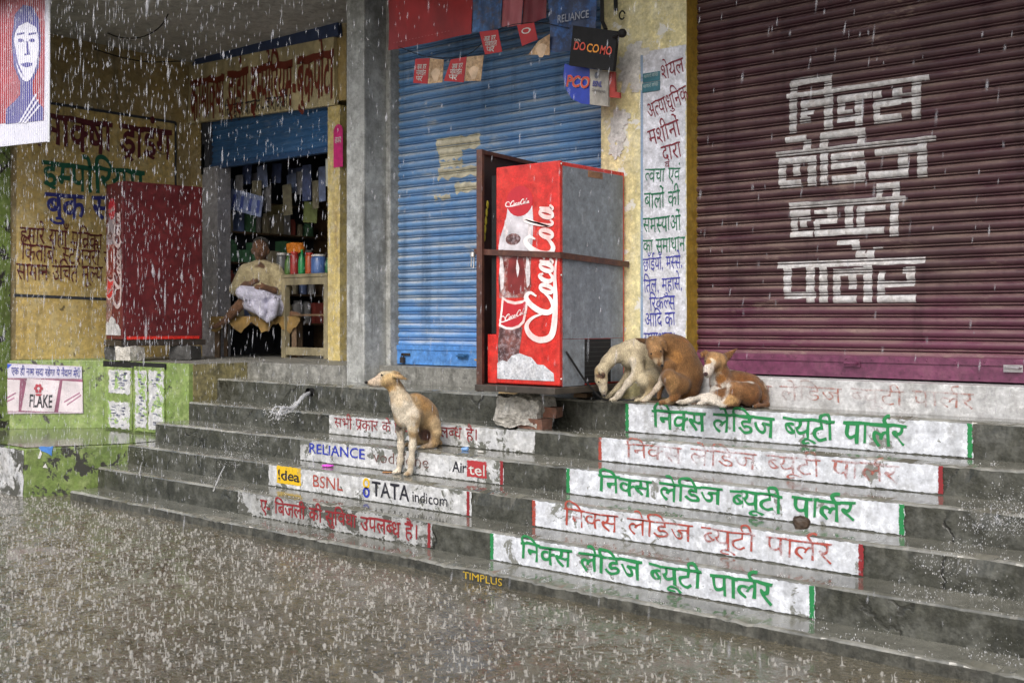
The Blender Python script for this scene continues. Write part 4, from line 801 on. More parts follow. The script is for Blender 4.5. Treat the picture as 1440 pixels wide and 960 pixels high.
# ------------------------------------------------------------------ organic bodies: smooth union of tapered limbs, meshed by surface nets
def sdf_mesh(prims, res=.007, k0=.03, pad=.03):
    lo = np.full(3, 1e9); hi = np.full(3, -1e9); bb = []
    for p in prims:
        if p[0] == 'c': a, ra, b, rb = [np.array(p[1]), p[2], np.array(p[3]), p[4]]; r = max(ra, rb); l, h = np.minimum(a, b) - r, np.maximum(a, b) + r
        else: c = np.array(p[1]); r = max(p[2]); l, h = c - r, c + r
        bb.append((l, h)); lo = np.minimum(lo, l); hi = np.maximum(hi, h)
    lo -= pad; hi += pad; n = np.ceil((hi - lo) / res).astype(int) + 1
    G = np.full(n, .06, np.float32); ax = [lo[i] + res * np.arange(n[i]) for i in range(3)]
    for p, (l, h) in zip(prims, bb):
        k = p[-1] if isinstance(p[-1], float) and len(p) in (6,) and p[0] == 'c' else (p[4] if p[0] == 'e' and len(p) > 4 else k0)
        m = k + .06; i0 = np.maximum(0, ((l - m - lo) / res).astype(int)); i1 = np.minimum(n, ((h + m - lo) / res).astype(int) + 2)
        sl_ = tuple(slice(i0[i], i1[i]) for i in range(3)); X = np.stack(np.meshgrid(*[ax[i][sl_[i]] for i in range(3)], indexing='ij'), -1)
        if p[0] == 'c':
            a, ra, b, rb = np.array(p[1]), p[2], np.array(p[3]), p[4]; ba = b - a; t = np.clip(((X - a) @ ba) / (ba @ ba + 1e-9), 0, 1)
            d = np.linalg.norm(X - a - t[..., None] * ba, axis=-1) - (ra + t * (rb - ra))
        else:
            q = (X - np.array(p[1])) @ np.array(p[3]); r = np.array(p[2]); k1 = np.linalg.norm(q / r, axis=-1); k2 = np.linalg.norm(q / (r * r), axis=-1); d = k1 * (k1 - 1) / (k2 + 1e-9)
        g = G[sl_]; hh = np.maximum(k - np.abs(g - d), 0) / max(k, 1e-6); G[sl_] = np.minimum(g, d) - hh * hh * k * .25
    In = G < 0; nx, ny, nz = n
    acc = np.zeros((nx - 1, ny - 1, nz - 1, 3)); cnt = np.zeros((nx - 1, ny - 1, nz - 1))
    cor = [(i, j, k) for i in (0, 1) for j in (0, 1) for k in (0, 1)]
    sub = lambda A, c: A[c[0]:nx - 1 + c[0], c[1]:ny - 1 + c[1], c[2]:nz - 1 + c[2]]
    for c in cor:
        for a in range(3):
            if c[a] == 0:
                e = list(c); e[a] = 1; ga, gb = sub(G, c), sub(G, e); m = (ga < 0) != (gb < 0); t = np.where(m, ga / np.where(m, ga - gb, 1), 0)
                for q in range(3): acc[..., q] += m * (c[q] + (t if q == a else 0))
                cnt += m
    act = cnt > 0; idx = -np.ones(act.shape, int); idx[act] = np.arange(act.sum())
    cells = np.argwhere(act); V = lo + (cells + acc[act] / cnt[act][:, None]) * res; Fs = []
    for a in range(3):
        b, c = (a + 1) % 3, (a + 2) % 3; s0 = [slice(None)] * 3; s1 = [slice(None)] * 3; s0[a] = slice(0, -1); s1[a] = slice(1, None)
        m = In[tuple(s0)] != In[tuple(s1)]; E_ = np.argwhere(m); E_ = E_[(E_[:, b] > 0) & (E_[:, c] > 0) & (E_[:, b] < n[b] - 1) & (E_[:, c] < n[c] - 1)]
        def cid(db, dc): q = E_.copy(); q[:, b] -= db; q[:, c] -= dc; return idx[q[:, 0], q[:, 1], q[:, 2]]
        Q = np.stack([cid(0, 0), cid(1, 0), cid(1, 1), cid(0, 1)], 1); fl = In[tuple(E_.T)]; Q[~fl] = Q[~fl][:, ::-1]; Fs.append(Q)
    return V, np.concatenate(Fs)
def fur(name, gain=1.):
    if name in MATS: return MATS[name]
    t = NT(name); at = t.n("ShaderNodeAttribute"); at.attribute_name = 'Col'
    n1 = t.noise(26, 5, .65); n2 = t.noise(170, 3, .6, (1, 1, .35)); n4 = t.noise(9, 5, .7); k = t.math('MULTIPLY', t.math('MULTIPLY', t.ramp(n1, .3, .7, .70, 1.12), t.ramp(n2, .3, .7, .62, 1.22)), t.ramp(n4, .35, .65, .78, 1.1))
    cb = t.n("ShaderNodeCombineColor"); [t.l(k, cb.inputs[i]) for i in range(3)]
    MATS[name] = t.bsdf(t.mix(1., at.outputs['Color'], cb.outputs[0], 'MULTIPLY'), .8, t.math('ADD', n2, t.math('MULTIPLY', n1, .8)), .75, .007, spec=.2)
    t.p.inputs['Sheen Weight'].default_value = .15; return MATS[name]
def organic(name, prims, base, blobs, mat, parent=None, res=.007, k0=.03, extras=(), floor=None, smooth_it=2, soft=1.7, coat=0, groom=(.5, .25, -1.)):
    V, Q = sdf_mesh(prims, res, k0)
    # a touch of relaxation so no grid steps stay
    for _ in range(smooth_it):
        A = np.zeros_like(V); C = np.zeros(len(V))
        for i in range(4):
            np.add.at(A, Q[:, i], V[Q[:, (i + 1) % 4]]); np.add.at(C, Q[:, i], 1); np.add.at(A, Q[:, (i + 1) % 4], V[Q[:, i]]); np.add.at(C, Q[:, (i + 1) % 4], 1)
        V = V * .5 + A / C[:, None] * .5
    if floor is not None: V[:, 2] = np.maximum(V[:, 2], floor(V))
    c = np.tile(np.array(base), (len(V), 1))
    wob = .012 * (np.sin(V[:, 0] * 60) + np.sin(V[:, 1] * 71 + 1) + np.sin(V[:, 2] * 55 + 2))
    for (p, r, cc) in blobs:
        r = np.array(r, float) if not isinstance(r, (int, float)) else r
        d = np.linalg.norm(V - np.array(p), axis=1) + wob; w = np.clip((r - d) / (.35 * r * soft) + .5, 0, 1); w = w * w * (3 - 2 * w); c = c * (1 - w[:, None]) + np.array(cc) * w[:, None]
    vs = V.tolist(); fs = Q.tolist(); cols = c.tolist()
    for (p, r, cc) in extras:
        m = MB(); m.ball(p, r, 8, 6); b = len(vs); vs += [list(v) for v in m.v]; fs += [[i + b for i in f] for f in m.f]; cols += [list(cc)] * len(m.v)
    me = bpy.data.meshes.new(name); me.from_pydata(vs, [], fs); me.materials.append(mat)
    ca = me.color_attributes.new('Col', 'FLOAT_COLOR', 'POINT'); ca.data.foreach_set('color', np.concatenate([np.array(cols), np.ones((len(cols), 1))], 1).astype(np.float32).ravel())
    me.polygons.foreach_set('use_smooth', [True] * len(me.polygons)); me.update()
    ob = link(name, me, parent)
    if coat:
        T3 = np.concatenate([Q[:, :3], Q[:, [0, 2, 3]]]); rg = np.random.default_rng(len(V)); A_, B_, C_ = V[T3[:, 0]], V[T3[:, 1]], V[T3[:, 2]]; Nn = np.cross(B_ - A_, C_ - A_); ar = np.linalg.norm(Nn, axis=1); pick = rg.choice(len(T3), coat, p=ar / ar.sum())
        w3 = rg.dirichlet((1, 1, 1), coat); pt = (V[T3[pick]] * w3[..., None]).sum(1); nn = Nn[pick] / (ar[pick][:, None] + 1e-12); cc = c[T3[pick, 0]]
        g = np.tile(np.array(groom, float), (coat, 1)) + rg.normal(0, .35, (coat, 3)) + .5 * np.stack([np.sin(pt[:, 2] * 23 + pt[:, 0] * 11), np.sin(pt[:, 0] * 19 + 1), np.sin(pt[:, 1] * 21 + pt[:, 2] * 13)], 1)
        g -= nn * (g * nn).sum(1)[:, None]; g /= np.linalg.norm(g, axis=1)[:, None] + 1e-9; sd_ = np.cross(nn, g); L_ = rg.uniform(.007, .017, coat)[:, None]; w_ = rg.uniform(.0009, .0019, coat)[:, None]
        pt = pt - nn * .001; tip = pt + g * L_ * .93 + nn * L_ * .26; VV = np.stack([pt - sd_ * w_, pt + sd_ * w_, tip], 1).reshape(-1, 3); jc = np.clip(cc * np.exp(rg.normal(0, .30, (coat, 1))), 0, .8)
        if floor is not None: VV[:, 2] = np.maximum(VV[:, 2], floor(VV))
        mf = bpy.data.meshes.new('fur_coat'); mf.from_pydata(VV.tolist(), [], np.arange(coat * 3).reshape(-1, 3).tolist()); mf.materials.append(mat)
        ca = mf.color_attributes.new('Col', 'FLOAT_COLOR', 'POINT'); ca.data.foreach_set('color', np.concatenate([np.repeat(jc, 3, 0), np.ones((coat * 3, 1))], 1).astype(np.float32).ravel())
        link('fur_coat', mf, ob)
    return ob
def limb(pts, k=None):   # pts: (point, radius)
    o = []
    for (a, ra), (b, rb) in zip(pts, pts[1:]): o.append(('c', a, ra, b, rb) if k is None else ('c', a, ra, b, rb, float(k)))
    return o
def frame(d, up=(0, 0, 1)):
    d = np.array(d, float); d /= np.linalg.norm(d); s = np.cross(d, up); s /= np.linalg.norm(s); return np.stack([d, s, np.cross(s, d)], 1)
def dogkit(zx, zy, sc, D0):
    """photo-measured joint -> world, radius in the same measuring pixels"""
    def P(x, y, dd=0.): return np.array(W(zx + x / sc, zy + y / sc, D0 + dd))
    def R(r): return r / sc * D0 / F
    return P, R
M_fur = fur('dog_fur'); BLK = (.012, .01, .01); vd = np.array(FW)
def paw(P, R, x, y, dd, r, dirx=-1, dir_=None):
    """a paw with four toes, pointing to dirx in the picture"""
    f = np.array(RT) * dirx * .8 - vd * .6 if dir_ is None else np.array(dir_); f /= np.linalg.norm(f); s = np.cross(f, (0, 0, 1)); c = P(x, y, dd); o = [('c', c, r, c + f * r * 1.2, r * .8, .012)]
    for k in (-1.5, -.5, .5, 1.5): a = c + f * r * (1.5 - .12 * abs(k)) + s * k * r * .48; o.append(('c', a, r * .42, a + f * r * .55 - np.array((0, 0, r * .18)), r * .34, .004))
    return o
# --- the dog sitting upright on the steps
P, R = dogkit(500, 500, 5.05, 7.55)
pr = limb([(P(500, 445, .13), R(94)), (P(450, 400, .08), R(93)), (P(385, 390, .01), R(88)), (P(335, 350, -.04), R(66))], .05)
pr += limb([(P(345, 440, -.03), R(72)), (P(325, 330, -.04), R(62)), (P(290, 240, -.05), R(47)), (P(262, 190, -.06), R(45))], .04)
pr += [('c', P(430, 330, .03), R(62), P(505, 400, .10), R(64), .05)]
pr += limb([(P(250, 160, -.07), R(52)), (P(205, 155, -.08), R(46))], .03) + [('c', P(212, 175, -.09), R(40), P(228, 190, -.07), R(36), .03)]
pr += limb([(P(190, 165, -.09), R(38)), (P(130, 188, -.11), R(23)), (P(88, 193, -.12), R(13))], .025) + [('c', P(170, 200, -.10), R(24), P(112, 207, -.11), R(12), .015)]
pr += [('c', P(190, 128, -.115), R(12), P(160, 150, -.12), R(9), .02)]
for dd, (ex, ey), (tx, ty) in ((-.125, (275, 142), (372, 168)), (.0, (268, 120), (330, 140))):
    pr += [('c', P(ex, ey, dd), R(17), P((ex + tx) / 2, (ey + ty) / 2 - 3, dd - .005), R(15), .012), ('c', P((ex + tx) / 2, (ey + ty) / 2 - 3, dd - .005), R(15), P(tx, ty, dd + .01), R(4), .006)]
LA, LB = .035, -.075
pr += limb([(P(350, 420, LA), R(45)), (P(318, 520, LA), R(30)), (P(322, 640, LA), R(21)), (P(318, 740, LA - .01), R(19)), (P(308, 800, LA - .01), R(19))], .03) + paw(P, R, 303, 822, LA - .01, R(21), -.9)
pr += limb([(P(420, 430, LB), R(52)), (P(408, 530, LB), R(31)), (P(405, 640, LB), R(22)), (P(395, 750, LB - .01), R(20)), (P(388, 810, LB - .01), R(20))], .03) + paw(P, R, 382, 834, LB - .01, R(22), -.5)
pr += [('c', P(505, 530, .15), R(66), P(515, 590, .17), R(52), .04)]
pr += limb([(P(510, 470, .08), R(62)), (P(556, 482, .05), R(42)), (P(574, 545, .05), R(33)), (P(560, 610, .07), R(29)), (P(535, 642, .08), R(26))], .03) + paw(P, R, 505, 646, .07, R(24), -.8)
pr += limb([(P(470, 480, .2), R(60)), (P(440, 560, .22), R(40)), (P(470, 600, .2), R(26)), (P(400, 628, .16), R(20))], .03) + paw(P, R, 378, 630, .15, R(19), -1)
pr += limb([(P(570, 560, .2), R(18)), (P(600, 620, .24), R(14)), (P(570, 640, .3), R(9))], .02)
TAN = (.36, .245, .125); CRM = (.60, .50, .36); LEGW = (.62, .55, .44)
bl = [(P(335, 390, -.12), R(105), LEGW), (P(390, 500, -.1), R(60), (.56, .46, .32)), (P(300, 280, -.1), R(62), CRM), (P(370, 440, -.1), R(60), LEGW), (P(320, 600, 0), R(130), LEGW), (P(400, 680, -.05), R(110), LEGW), (P(320, 780, 0), R(100), LEGW), (P(395, 800, -.05), R(90), LEGW), (P(300, 500, .0), R(28), (.14, .11, .09)),
      (P(210, 160, -.1), R(75), (.56, .40, .20)), (P(200, 105, -.09), R(48), (.64, .54, .36)), (P(105, 190, -.11), R(68), (.62, .5, .38)), (P(240, 205, -.1), R(36), (.48, .29, .10)), (P(130, 215, -.11), R(20), (.66, .6, .52)), (P(330, 145, -.12), R(34), (.42, .28, .14)), (P(370, 168, -.12), R(16), (.05, .03, .02)),
      (P(480, 320, .05), R(105), (.36, .205, .075)), (P(530, 400, .1), R(80), (.33, .19, .08)), (P(450, 460, -.05), R(60), (.46, .34, .2)), (P(485, 560, .08), R(62), (.16, .08, .06)), (P(510, 645, .06), R(42), (.45, .33, .22)), (P(575, 500, .0), R(62), (.42, .31, .18)), (P(390, 624, .1), R(45), LEGW)]
ex = [(P(76, 189, -.128), (R(14), R(12), R(11)), BLK), (P(186, 137, -.143), R(7.5), BLK), (P(330, 152, -.128), (R(16), R(8), R(7)), (.10, .05, .035))]
for q in range(9): t_ = q / 8; ex.append((P(105 + t_ * 70, 213 + 3 * math.sin(t_ * 3), -.125 - .012 * math.sin(t_ * 3)), R(2.6), (.05, .03, .025)))
dog = organic('dog', pr, TAN, bl, M_fur, res=.0065, coat=17000, extras=ex, floor=lambda V: np.where(V[:, 1] > YS[3], Z[3], Z[2]) + .002)
tag(dog, 'tan and cream dog sitting upright alone on the lower steps looking left', 'dog', 'street dogs sheltering on the steps')
# --- the three dogs huddled on the top step
P, R = dogkit(820, 450, 5.143, 7.22)
pr = limb([(P(310, 225, .02), R(64)), (P(385, 215, .0), R(72)), (P(470, 285, .03), R(76)), (P(525, 390, .06), R(68))], .05) + [('c', P(330, 290, .0), R(58), P(440, 330, .02), R(62), .05)]
pr += limb([(P(320, 230, .0), R(62)), (P(240, 240, -.02), R(46)), (P(180, 300, -.03), R(40)), (P(140, 360, -.04), R(40))], .04)
pr += limb([(P(128, 372, -.05), R(45)), (P(132, 430, -.07), R(40)), (P(146, 495, -.08), R(25)), (P(152, 535, -.085), R(17))], .025)
pr += [('c', P(120, 362, -.10), R(16), P(150, 392, -.115), R(11), .01), ('c', P(150, 392, -.115), R(11), P(138, 408, -.115), R(4), .006), ('c', P(118, 345, .01), R(14), P(90, 385, .02), R(6), .01)]
pr += limb([(P(385, 300, -.07), R(52)), (P(400, 370, -.09), R(36)), (P(330, 450, -.10), R(23)), (P(262, 535, -.10), R(18)), (P(238, 560, -.10), R(18))], .03) + paw(P, R, 222, 572, -.10, R(17), -1)
pr += limb([(P(345, 330, .07), R(40)), (P(325, 395, .07), R(27)), (P(250, 490, .05), R(18)), (P(180, 550, .03), R(15))], .025) + paw(P, R, 160, 563, .03, R(15), -1)
pr += limb([(P(500, 420, -.06), R(70)), (P(440, 440, -.12), R(40)), (P(490, 520, -.10), R(24)), (P(430, 572, -.11), R(17))], .03) + paw(P, R, 400, 578, -.11, R(16), -1)
pr += limb([(P(520, 430, .12), R(60)), (P(450, 500, .13), R(32)), (P(430, 560, .12), R(18)), (P(350, 575, .1), R(15))], .03)
PALE = (.46, .395, .27)
bl = [(P(330, 330, -.1), R(60), (.56, .5, .4)), (P(250, 285, -.08), R(45), (.52, .45, .32)), (P(130, 400, -.05), R(62), (.40, .30, .16)), (P(145, 470, -.08), R(45), (.5, .43, .32)), (P(160, 530, -.08), R(25), (.3, .25, .2)), (P(128, 395, -.115), R(20), (.09, .05, .03)), (P(385, 190, -.05), R(70), (.5, .43, .30)), (P(280, 520, -.1), R(90), (.55, .49, .4)), (P(480, 330, -.08), R(80), (.42, .36, .24)), (P(460, 480, -.1), R(60), (.44, .35, .21))]
ex = [(P(153, 546, -.10), R(10), BLK), (P(112, 448, -.115), R(6), BLK)]
fl5 = lambda V: np.where(V[:, 1] < YS[5] + .003, Z[5] - .012, Z[5] + .002)
d = organic('dog', pr, PALE, bl, M_fur, res=.0065, coat=17000, extras=ex, floor=fl5)
tag(d, 'thin pale cream dog with its head bent down to the top step', 'dog', 'street dogs sheltering on the steps')
P, R = dogkit(820, 450, 5.143, 7.05)
pr = limb([(P(745, 490, .02), R(100)), (P(745, 380, .02), R(112)), (P(700, 260, .0), R(98)), (P(640, 190, .0), R(74))], .06) + [('c', P(650, 330, -.02), R(62), P(690, 400, -.02), R(78), .05)]
pr += limb([(P(690, 190, .0), R(72)), (P(610, 165, -.03), R(56)), (P(548, 175, -.06), R(50))], .04)
pr += limb([(P(520, 190, -.08), R(58)), (P(525, 240, -.1), R(48)), (P(548, 295, -.12), R(26)), (P(560, 322, -.125), R(20))], .025) + [('c', P(500, 160, -.07), R(45), P(540, 170, -.07), R(45), .03)]
pr += [('c', P(460, 155, -.03), R(24), P(420, 145, -.02), R(16), .01), ('c', P(420, 145, -.02), R(16), P(375, 130, -.01), R(4), .006), ('c', P(575, 165, -.13), R(22), P(600, 215, -.135), R(12), .01)]
pr += limb([(P(620, 330, -.08), R(46)), (P(585, 420, -.10), R(28)), (P(535, 490, -.11), R(17)), (P(470, 560, -.11), R(15)), (P(450, 578, -.11), R(15))], .025) + paw(P, R, 440, 586, -.11, R(14), -1)
pr += limb([(P(620, 360, .06), R(40)), (P(560, 470, .06), R(22)), (P(548, 560, .05), R(16))], .025)
pr += limb([(P(700, 470, -.1), R(75)), (P(625, 415, -.15), R(50)), (P(640, 500, -.15), R(30)), (P(672, 560, -.14), R(20)), (P(610, 584, -.15), R(16))], .03) + paw(P, R, 580, 590, -.15, R(15), -1)
pr += limb([(P(760, 560, .0), R(30)), (P(640, 590, -.12), R(16)), (P(560, 596, -.17), R(12))], .02)
BRN = (.19, .095, .035)
bl = [(P(520, 200, -.1), R(75), (.30, .17, .075)), (P(548, 290, -.12), R(34), (.50, .40, .27)), (P(562, 325, -.125), R(30), (.40, .33, .25)), (P(455, 150, -.03), R(40), (.13, .06, .025)), (P(400, 140, -.02), R(45), (.10, .05, .02)), (P(690, 120, .02), R(80), (.24, .095, .022)), (P(830, 480, .0), R(90), (.19, .08, .025)), (P(650, 250, -.1), R(40), (.27, .13, .04)), (P(540, 500, -.11), R(75), (.5, .42, .33)), (P(460, 575, -.1), R(50), (.55, .48, .38)), (P(625, 585, -.15), R(40), (.38, .25, .13)), (P(700, 560, -.15), R(45), (.2, .09, .03)), (P(655, 450, -.2), R(60), (.27, .15, .06))]
ex = [(P(570, 328, -.143), R(11), BLK), (P(492, 243, -.138), R(6.5), BLK), (P(562, 225, -.143), R(6.5), BLK)]
d = organic('dog', pr, BRN, bl, M_fur, res=.0065, coat=17000, extras=ex, floor=fl5)
tag(d, 'brown dog sitting hunched against the pale dog with its chin lowered', 'dog', 'street dogs sheltering on the steps')
P, R = dogkit(820, 450, 5.143, 6.78)
pr = limb([(P(1040, 480, .02), R(92)), (P(1140, 510, .03), R(104)), (P(1240, 530, .03), R(98))], .06) + [('c', P(1060, 430, .03), R(62), P(1200, 470, .05), R(70), .06)]
pr += limb([(P(1000, 500, -.02), R(80)), (P(990, 430, -.02), R(66)), (P(985, 370, -.03), R(54)), (P(965, 320, -.05), R(50))], .04)
pr += [('c', P(935, 285, -.08), R(58), P(985, 290, -.07), R(54), .03)]
pr += limb([(P(935, 305, -.11), R(48)), (P(908, 355, -.16), R(33)), (P(893, 388, -.19), R(22))], .025) + [('c', P(915, 385, -.15), R(20), P(900, 402, -.18), R(14), .015)]
pr += [('c', P(1025, 262, -.05), R(24), P(1065, 240, -.045), R(18), .012), ('c', P(1065, 240, -.045), R(18), P(1118, 203, -.04), R(4), .006), ('c', P(1040, 275, -.05), R(20), P(1060, 262, -.05), R(14), .01), ('c', P(885, 238, -.06), R(24), P(862, 245, -.08), R(16), .012), ('c', P(862, 245, -.08), R(16), P(858, 272, -.1), R(5), .006)]
pr += limb([(P(960, 520, -.1), R(50)), (P(930, 570, -.13), R(28)), (P(860, 555, -.16), R(19)), (P(770, 580, -.17), R(17)), (P(725, 590, -.17), R(17))], .025) + paw(P, R, 705, 592, -.17, R(18), -1)
pr += limb([(P(1000, 540, -.15), R(46)), (P(905, 555, -.17), R(23)), (P(935, 590, -.19), R(20)), (P(990, 606, -.19), R(18))], .02) + [('c', P(915, 575, -.185), R(18), P(850, 600, -.2), R(16), .02)] + paw(P, R, 850, 603, -.2, R(15), -1)
pr += limb([(P(1200, 530, -.12), R(90)), (P(1090, 500, -.16), R(52)), (P(1070, 560, -.18), R(34)), (P(1100, 590, -.18), R(24)), (P(1010, 612, -.2), R(17))], .03)
pr += limb([(P(1310, 570, .0), R(36)), (P(1330, 610, -.1), R(16)), (P(1240, 622, -.2), R(13))], .02)
ORG = (.175, .08, .03); WHT = (.62, .57, .50)
bl = [(P(1230, 580, -.1), R(105), (.15, .06, .02)), (P(1150, 430, .0), R(80), (.19, .075, .022)), (P(955, 470, -.1), R(98), WHT), (P(1000, 345, .0), R(52), WHT), (P(1040, 340, .02), R(40), WHT), (P(1010, 480, -.12), R(30), (.26, .11, .03)), (P(1020, 415, -.1), R(42), (.27, .12, .035)), (P(960, 290, -.09), R(85), (.36, .21, .09)), (P(930, 320, -.13), R(34), (.60, .52, .40)), (P(898, 380, -.18), R(56), (.62, .55, .48)), (P(945, 330, -.12), R(15), (.32, .16, .05)), (P(885, 300, -.13), R(18), (.33, .17, .05)),
      (P(770, 580, -.17), R(110), (.58, .52, .44)), (P(880, 590, -.19), R(85), WHT), (P(960, 600, -.2), R(60), WHT), (P(1050, 450, -.17), R(40), WHT), (P(1090, 428, -.15), R(36), WHT), (P(1140, 420, -.13), R(34), WHT), (P(1190, 428, -.12), R(26), WHT), (P(1025, 505, -.2), R(40), WHT), (P(1010, 570, -.22), R(45), WHT), (P(1120, 500, -.2), R(50), (.24, .12, .05)), (P(1075, 570, -.22), R(40), (.46, .28, .12)), (P(1315, 480, .0), R(20), (.5, .4, .3)), (P(1090, 222, -.04), R(34), (.46, .22, .07))]
ex = [(P(887, 390, -.215), (R(18), R(16), R(15)), (.05, .025, .025)), (P(945, 318, -.152), R(6), BLK), (P(884, 297, -.155), R(5.5), BLK)]
d = organic('dog', pr, ORG, bl, M_fur, res=.0065, coat=17000, extras=ex, floor=fl5)
tag(d, 'brown and white dog lying curled on the top step facing the street', 'dog', 'street dogs sheltering on the steps')

# ------------------------------------------------------------------ the seated man and his shop
P, R = dogkit(280, 180, 2.823, 11.75)
SK = (.15, .078, .045)
pr = [('e', P(243, 478, .0), (R(30), R(33), R(40)), np.eye(3), .02), ('c', P(243, 500, -.04), R(22), P(240, 512, -.03), R(18), .02), ('c', P(246, 520, .02), R(20), P(246, 555, .02), R(24), .02), ('c', P(236, 484, -.085), R(6), P(234, 494, -.1), R(8), .01), ('c', P(274, 484, .0), R(7), P(274, 496, .0), R(6), .01), ('c', P(212, 484, .0), R(7), P(213, 496, .0), R(6), .01)]
pr += limb([(P(204, 575, .02), R(22)), (P(250, 640, .03), R(34)), (P(292, 575, .02), R(22))], .03)
def hand(c, f, s, r):
    o = [('c', c, r, c + f * r * 1.6, r * .95, .01)]
    for k, l in zip((-1.2, -.4, .4, 1.1), (1.5, 1.9, 1.8, 1.3)): a = c + f * r * 2.1 + s * k * r * .7; m = a + f * r * l * .55; o += [('c', a, r * .36, m, r * .33, .003), ('c', m, r * .33, m + f * r * l * .4 - np.array((0, 0, r * .35)), r * .27, .003)]
    o += [('c', c + s * r * .9, r * .4, c + s * r * 1.7 + f * r * 1.2, r * .3, .004)]; return o
rt = np.array(RT)
pr += limb([(P(165, 640, -.06), R(17)), (P(185, 622, -.16), R(13)), (P(205, 618, -.24), R(11))], .02) + hand(P(207, 617, -.25), rt * .8 + np.array((0, 0, .35)), np.array((0, 0, .9)) - vd * .3, R(10))
pr += limb([(P(335, 640, -.06), R(17)), (P(300, 645, -.2), R(13)), (P(262, 632, -.27), R(11))], .02) + hand(P(258, 631, -.28), -rt, np.array((0, 0, 1.)), R(10))
pr += limb([(P(175, 690, -.22), R(22)), (P(140, 725, -.24), R(19)), (P(105, 762, -.25), R(13))], .02) + limb([(P(105, 765, -.25), R(14)), (P(85, 778, -.32), R(11)), (P(60, 790, -.38), R(8))], .01)
for k in range(5): a = P(62 - k * 2, 789 + 1.5 * k, -.37 + .012 * k); pr.append(('c', a, R(5.5 - k * .5), a - rt * .03 - vd * .02, R(4), .003))
pr += limb([(P(300, 700, -.1), R(24)), (P(345, 738, -.12), R(18)), (P(385, 742, -.14), R(12)), (P(402, 745, -.18), R(9))], .02)
person = thing('person', 'man in cream tunic and white cloth sitting cross-legged in the dark shop doorway', 'person', P(240, 745, 0))
ex = [(P(229, 474, -.085), R(4), (.25, .22, .2)), (P(254, 474, -.08), R(4), (.25, .22, .2)), (P(229, 474, -.095), R(2.2), BLK), (P(254, 474, -.09), R(2.2), BLK), (P(238, 506, -.098), (R(9), R(4), R(2)), (.05, .02, .018))]
organic('body', pr, SK, [(P(238, 492, -.1), R(14), (.17, .09, .055))], fur('skin'), person, res=.009, extras=ex, k0=.02)
pr = [('e', P(245, 462, .03), (R(32), R(35), R(30)), np.eye(3), .02), ('e', P(246, 475, .06), (R(32), R(26), R(34)), np.eye(3), .02)]
organic('hair', pr, (.03, .027, .025), [], fur('dark_hair'), person, res=.009)
pr = limb([(P(192, 566, .0), R(30)), (P(245, 560, .0), R(38)), (P(298, 566, .0), R(30))], .03) + limb([(P(243, 590, .0), R(54)), (P(246, 650, -.0), R(58)), (P(252, 700, .02), R(64))], .03)
pr += limb([(P(186, 572, .0), R(32)), (P(146, 640, -.03), R(25)), (P(168, 640, -.1), R(21))], .018) + limb([(P(303, 572, .0), R(32)), (P(342, 640, -.03), R(26)), (P(312, 645, -.15), R(21))], .018)
pr += [('c', P(300, 690, -.05), R(45), P(345, 715, .0), R(25), .03), ('c', P(235, 555, -.06), R(20), P(262, 560, -.05), R(20), .02)]
KU = (.50, .43, .26)
organic('tunic', pr, KU, [(P(244, 548, -.09), R(15), (.12, .065, .04)), (P(245, 566, -.10), R(8), (.14, .08, .05))], fur('tunic_cotton'), person, res=.009)
pr = limb([(P(320, 690, -.06), R(40)), (P(250, 668, -.2), R(36)), (P(172, 652, -.28), R(27))], .02) + limb([(P(180, 690, -.2), R(26)), (P(240, 712, -.24), R(30)), (P(318, 712, -.12), R(38))], .015) + limb([(P(296, 700, -.28), R(24)), (P(290, 740, -.29), R(18)), (P(272, 768, -.28), R(6))], .012) + limb([(P(225, 700, -.28), R(20)), (P(250, 738, -.3), R(16)), (P(268, 764, -.28), R(6))], .012)
for q in range(9): pr.append(('c', P(165 + q * 19, 632 + 5 * q, -.33 + .014 * q), R(4.5), P(186 + q * 14, 700 + q * 7, -.32 + .014 * q), R(3), .006))
organic('wrapped_cloth', pr, (.56, .56, .70), [(P(200, 688, -.25), R(12), (.3, .3, .42)), (P(260, 690, -.25), R(12), (.34, .34, .46)), (P(300, 735, -.3), R(10), (.4, .4, .52))], fur('white_cotton'), person, res=.009)  # darker blobs put the shade of the folds into the cloth colour
bc = P(240, 758, .02)
bench = thing('bench', 'low dark wooden bench draped with a mustard cloth in the shop doorway', 'bench', (bc[0], bc[1], Z6))
mb = MB(); mb.obox(bc, rt * .44, vd * .2, UP * .02); mb.build('seat', M_wood, bench)
for sx_ in (-1, 1):
    for sy_ in (-1, 1): c = Vector(bc) + RT * (.40 * sx_) + FW * (.16 * sy_); mb = MB(); mb.obox((c.x, c.y, (bc[2] + Z6 - .01) / 2), RT * .025, FW * .025, UP * ((bc[2] - Z6 + .01) / 2)); mb.build('leg', M_wood, bench)
mb = MB(); n_ = 26; top = []; 
for k in range(n_ + 1): x = -.47 + .94 * k / n_; wv_ = .025 * math.sin(k * 1.3); top.append((Vector(bc) + RT * x + FW * .21 + UP * .026, Vector(bc) + RT * x - FW * (.215 + wv_ * .4) + UP * .028, Vector(bc) + RT * x - FW * (.225 + wv_) - UP * (.09 + .05 * math.sin(k * .9) + .02 * math.sin(k * 3.1))))
vs = [p for t3 in top for p in t3]; mb.add(vs, [(i * 3 + j, i * 3 + j + 1, i * 3 + j + 4, i * 3 + j + 3) for i in range(n_) for j in range(2)]); tag(mb.build('seat_cloth', plain('mustard_cloth', (.20, .125, .035), .8, .5, 9), smooth=True), 'mustard cloth draped over the bench under the seated man', 'cloth')
